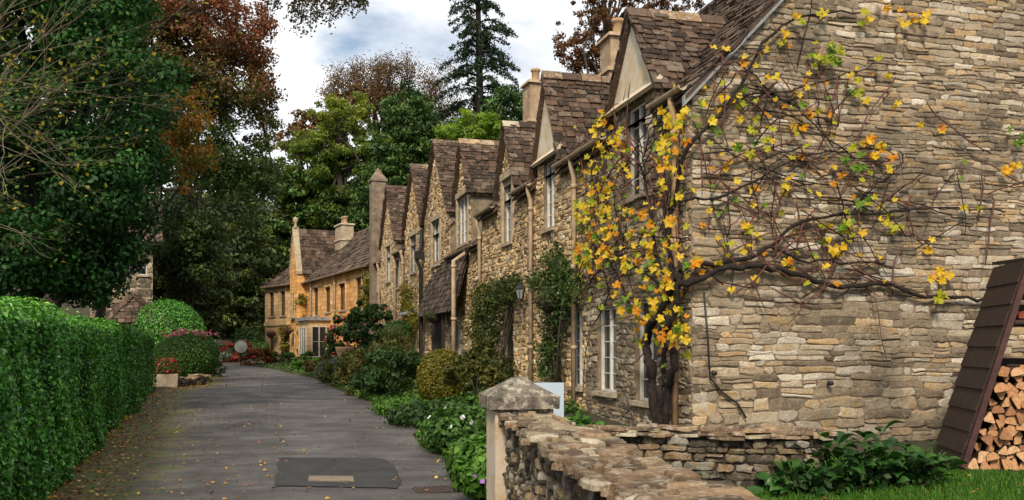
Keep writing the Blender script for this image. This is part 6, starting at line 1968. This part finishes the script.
for (px, ln_) in ((266, 24), (290, 22), (298, 40), (305, 36), (311, 30), (326, 20), (333, 30), (338, 12), (345, 18), (352, 14), (362, 8), (368, 8), (302, 18), (276, 10), (318, 8)):
    for j in range(3):
        a = WP(px + rn.uniform(-3, 3), -26, d + rn.uniform(-0.4, 0.4)) - bb; e = WP(px + rn.uniform(-8, 6), ln_ * rn.uniform(0.6, 1.0), d + rn.uniform(-0.4, 0.4)) - bb
        mt.tube([a, (a + e) / 2 + Vector((0.1, 0, 0.05)), e], [0.012, 0.008, 0.004], 4)
        for _ in range(46):
            s = rn.random() ** 0.7; pts.append(tuple(a + (e - a) * s + Vector((rn.gauss(0, 0.07), rn.gauss(0, 0.07), rn.gauss(0, 0.06)))))
o = mt.build('hanging_twigs', BARK, bt); o['kind'] = 'stuff'
pts = np.array(pts); leaves('hanging_leaves', pts, rnn.normal(size=pts.shape), 0.10, pal('olive_hang', (0.03, 0.03, 0.012), (0.055, 0.05, 0.02), (0.10, 0.06, 0.02)), bt, rnn)

# orange-leaved small tree
d = 19.5
tree('autumn_tree', 'small orange and green autumn tree between the evergreen and the copper beech', W(75, d), WP(180, 60, d), 0.12,
     [Bp(185, 120, d, 26, 36, 0.9), Bp(172, 160, d, 24, 34, 0.9), Bp(200, 150, d, 14, 26, 0.7)], 4200, 0.085, T_ORANGE, 73, ncl=70, rc=(0.15, 0.35), shell=0.3, limbs=12, inner=0.1)
# mid-green shrubby tree under the beech
d = 38
tree('understory_tree', 'loose green understory tree below the copper beech', W(183, d), WP(205, 170, d), 0.12,
     [Bp(210, 205, d, 42, 36, 1.8), Bp(185, 235, d, 36, 36, 1.8), Bp(190, 270, d, 30, 30, 1.5)], 13000, 0.17, pal('under_leaf', (0.016, 0.034, 0.012), (0.035, 0.065, 0.018), (0.09, 0.11, 0.025)), 74, ncl=120, rc=(0.35, 0.7), limbs=10)

# yew belt
yews = [(165, 270, 54, 50, 70, 'dark spreading yew behind the left house'), (215, 250, 68, 55, 90, 'dark yew mass above the pink-flowered bush'), (262, 240, 78, 40, 85, 'dark yew straight behind the round mirror'),
        (232, 300, 74, 45, 50, 'low dark yew at the road bend'), (300, 225, 78, 45, 60, 'dark yew behind the far hipped house'), (345, 215, 82, 40, 50, 'dark yew behind the golden house chimneys')]
for k, (px, py, d, rx, ry, lab) in enumerate(yews):
    tree('yew_tree', lab, W(px, d), WP(px, py - ry * 0.8, d), 0.5,
         [Bp(px, py, d, rx, ry, 3.2), Bp(px - rx * 0.4, py + ry * 0.4, d - 1, rx * 0.7, ry * 0.7, 2.6), Bp(px + rx * 0.4, py + ry * 0.3, d - 1, rx * 0.7, ry * 0.75, 2.6), Bp(px, py + ry * 0.75, d - 1, rx, ry * 0.5, 2.6)],
         20000, 0.42, T_YEW if k != 4 else T_YEWG, 80 + k, ncl=190, rc=(0.6, 1.3), shell=0.65, limbs=8, group='yews behind the village', flat=0.45, inner=0.4, aspect=0.4, droop=(0, 0, -0.5))
# big background trees
d = 78
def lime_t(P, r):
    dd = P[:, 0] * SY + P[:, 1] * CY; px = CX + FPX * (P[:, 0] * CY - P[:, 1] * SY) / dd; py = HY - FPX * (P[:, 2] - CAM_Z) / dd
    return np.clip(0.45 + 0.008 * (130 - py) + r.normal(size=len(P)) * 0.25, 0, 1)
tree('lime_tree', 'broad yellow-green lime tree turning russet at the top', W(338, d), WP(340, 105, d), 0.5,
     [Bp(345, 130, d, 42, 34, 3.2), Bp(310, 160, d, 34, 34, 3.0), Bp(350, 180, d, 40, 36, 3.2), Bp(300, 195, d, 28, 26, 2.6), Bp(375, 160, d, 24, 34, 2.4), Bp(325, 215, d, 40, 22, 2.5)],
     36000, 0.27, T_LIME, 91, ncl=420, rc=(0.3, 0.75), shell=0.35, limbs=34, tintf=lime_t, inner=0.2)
d = 90
bs_ = W(385, d); bs_.z = gz(bs_.x, bs_.y)
br_ = thing('bare_tree', bs_, 0, 'tall thinning brown tree, the highest broadleaf left of the fir', 'tree')
mb, tips = MB(), []; rn = random.Random(12)
zt = zat(150, d) - bs_.z
m = MB(); m.tube([(0, 0, -0.4), (0.2, 0, zt * 0.5), (0.0, 0.3, zt)], [0.5, 0.42, 0.3], 9); m.build('trunk', BARK, br_)
for k in range(17):
    a = rn.uniform(0, 6.28); s = rn.uniform(0.62, 1.0)
    grow(mb, (0.1, 0.15, zt * s), (math.cos(a) * 0.75, math.sin(a) * 0.6, 0.8), rn.uniform(2.8, 4.0), 0.24, 4, rn, tips, spread=0.55, up=0.16, shrink=0.72, kids=(2, 3), nseg=3, bend=0.12)
o = mb.build('branches', plain_mat('grey_brown_twig', (0.11, 0.085, 0.06), 0.95, (0.06, 0.045, 0.035), 3), br_); o['kind'] = 'stuff'
rnn = np.random.default_rng(12); tp = np.array([tuple(p) for p, _ in tips])
idx = rnn.integers(len(tp), size=24000); P = tp[idx] + rnn.normal(size=(24000, 3)) * 0.4
leaves('crown', P, rnn.normal(size=P.shape) + [0, 0, 0.4], 0.2, T_BROWN, br_, rnn)
d = 84
tree('autumn_tree', 'russet tree on the left shoulder of the lime tree', W(318, d), WP(322, 120, d), 0.35, [Bp(322, 128, d, 30, 22, 2.4), Bp(298, 142, d, 22, 18, 2.2), Bp(355, 105, d, 22, 20, 2.2)], 6500, 0.34, T_BROWN, 93, ncl=110, rc=(0.4, 0.8), shell=0.3, limbs=18, inner=0.1)
d = 72
for k, (px, py, rx, ry, lab) in enumerate([(405, 150, 34, 60, 'tall dark conifer left of the fir'), (505, 140, 40, 50, 'dark conifer right of the fir, behind the dormers'), (440, 175, 40, 50, 'dark conifer behind the tall gables'), (380, 205, 30, 45, 'dark conifer behind the capped stone stack'), (555, 150, 30, 40, 'dark conifer behind the tall chimney')]):
    tree('dark_conifer', lab, W(px, d + k), WP(px, py - ry, d + k), 0.4, [Bp(px, py, d + k, rx, ry * 0.9, 2.8), Bp(px - rx * 0.3, py + ry * 0.5, d + k, rx * 0.9, ry * 0.6, 2.6), Bp(px + rx * 0.1, py - ry * 0.6, d + k, rx * 0.5, ry * 0.5, 1.8)],
         15000, 0.40, T_YEWG, 95 + k, ncl=170, rc=(0.5, 1.1), shell=0.55, limbs=8, group='conifers on the slope', flat=0.5, inner=0.3, aspect=0.35, droop=(0, 0, -0.5))
d = 64
tree('young_tree', 'bright yellow-green tree standing out before the dark conifers', W(472, d), WP(470, 118, d), 0.2, [Bp(472, 126, d, 27, 16, 1.6), Bp(486, 140, d, 22, 16, 1.5), Bp(455, 136, d, 18, 14, 1.3), Bp(470, 160, d, 26, 20, 1.5)], 7500, 0.26, T_LIME2, 104, ncl=90, rc=(0.3, 0.6), limbs=10)
# copper tree behind the roofs
d = 46
tree('autumn_tree', 'copper-leaved tree rising behind the chimneys and dormer roofs', W(612, d), WP(612, -30, d), 0.3, [Bp(590, 30, d, 36, 32, 1.8), Bp(620, 5, d, 40, 36, 2.0), Bp(575, 55, d, 22, 16, 1.3), Bp(660, -5, d, 40, 24, 1.8), Bp(610, 60, d, 40, 24, 1.6), Bp(700, -10, d, 40, 16, 1.6)], 16000, 0.15,
     leaf_mat('copper_back', [(0, (0.06, 0.05, 0.02)), (0.5, (0.14, 0.06, 0.022)), (1, (0.22, 0.085, 0.03))], trans=0.35), 105, ncl=330, rc=(0.15, 0.36), shell=0.3, limbs=26, inner=0.15)
# tall fir
d = 82
fb = W(479, d); fb.z = gz(fb.x, fb.y)
fir = thing('fir_tree', fb, 0, 'tall fir with layered drooping branches against the sky', 'tree')
ztop = zat(-75, d) - fb.z
m = MB(); m.tube([(0, 0, -0.4), (0.1, 0, ztop * 0.5), (-0.1, 0, ztop * 0.8), (0, 0, ztop)], [0.5, 0.36, 0.22, 0.05], 8); m.build('trunk', BARK, fir)
rn = random.Random(14); rnn = np.random.default_rng(14); P = []
bm_ = MB(); z = zat(150, d) - fb.z
while z < ztop:
    s = (ztop - z) / (ztop - (zat(120, d) - fb.z))
    L0 = 1.0 + 3.7 * min(1, s) ** 0.8
    for k in range(rn.randint(7, 9)):
        a = rn.uniform(0, 6.28); Lb = L0 * rn.uniform(0.55, 1.15)
        dv = Vector((math.cos(a), math.sin(a), 0))
        path = [Vector((0, 0, z)), Vector((0, 0, z)) + dv * Lb * 0.4 + Vector((0, 0, 0.12 * Lb)), Vector((0, 0, z)) + dv * Lb * 0.75 - Vector((0, 0, 0.02 * Lb)), Vector((0, 0, z)) + dv * Lb - Vector((0, 0, 0.2 * Lb))]
        bm_.tube(path, [0.07, 0.05, 0.03, 0.01], 4, cap=False)
        for j in range(int(85 * Lb / 3)):
            q = rn.uniform(0.25, 1.0) * 3; i = min(2, int(q)); f = q - i
            c = path[i] * (1 - f) + path[i + 1] * f
            wdt = 0.55 * (1.1 - q / 3.4)
            P.append(tuple(c + Vector((rn.gauss(0, wdt * 0.5), rn.gauss(0, wdt * 0.5), rn.gauss(-0.12, 0.13)))))
    z += rn.uniform(0.6, 1.05)
o = bm_.build('branches', BARK, fir); o['kind'] = 'stuff'
P = np.array(P); N = rnn.normal(size=P.shape) * 0.6; N[:, 2] += 0.7
leaves('needles', P, N, 0.42, leaf_mat('fir_needles', [(0, (0.012, 0.028, 0.014)), (0.6, (0.03, 0.06, 0.028)), (1, (0.06, 0.10, 0.045))], trans=0.15), fir, rnn, aspect=0.3, droop=(0, 0, -0.8))
# far wood closing the valley
rnn = np.random.default_rng(15); blobs = []
for px in range(-150, 1150, 22):
    for row in range(3):
        dd = 100 + row * 14 + rnn.uniform(-4, 4); py = 268 - row * 22 + rnn.uniform(-12, 12) + (20 if px < 150 else 0)
        p = WP(px + rnn.uniform(-9, 9), py, dd); blobs.append((p, (rnn.uniform(2, 3.4), 2.5, rnn.uniform(3.0, 5.0))))
o, _ = crown('far_wood', blobs, 60000, 0.62, T_YEWG, None, 15, ncl=1100, rc=(0.8, 1.6), base=(0, 0, 0), inner=0.4, flat=0.7)
tag(o, 'dark far-off wood covering the hillside behind the village', 'wood', kind='stuff')
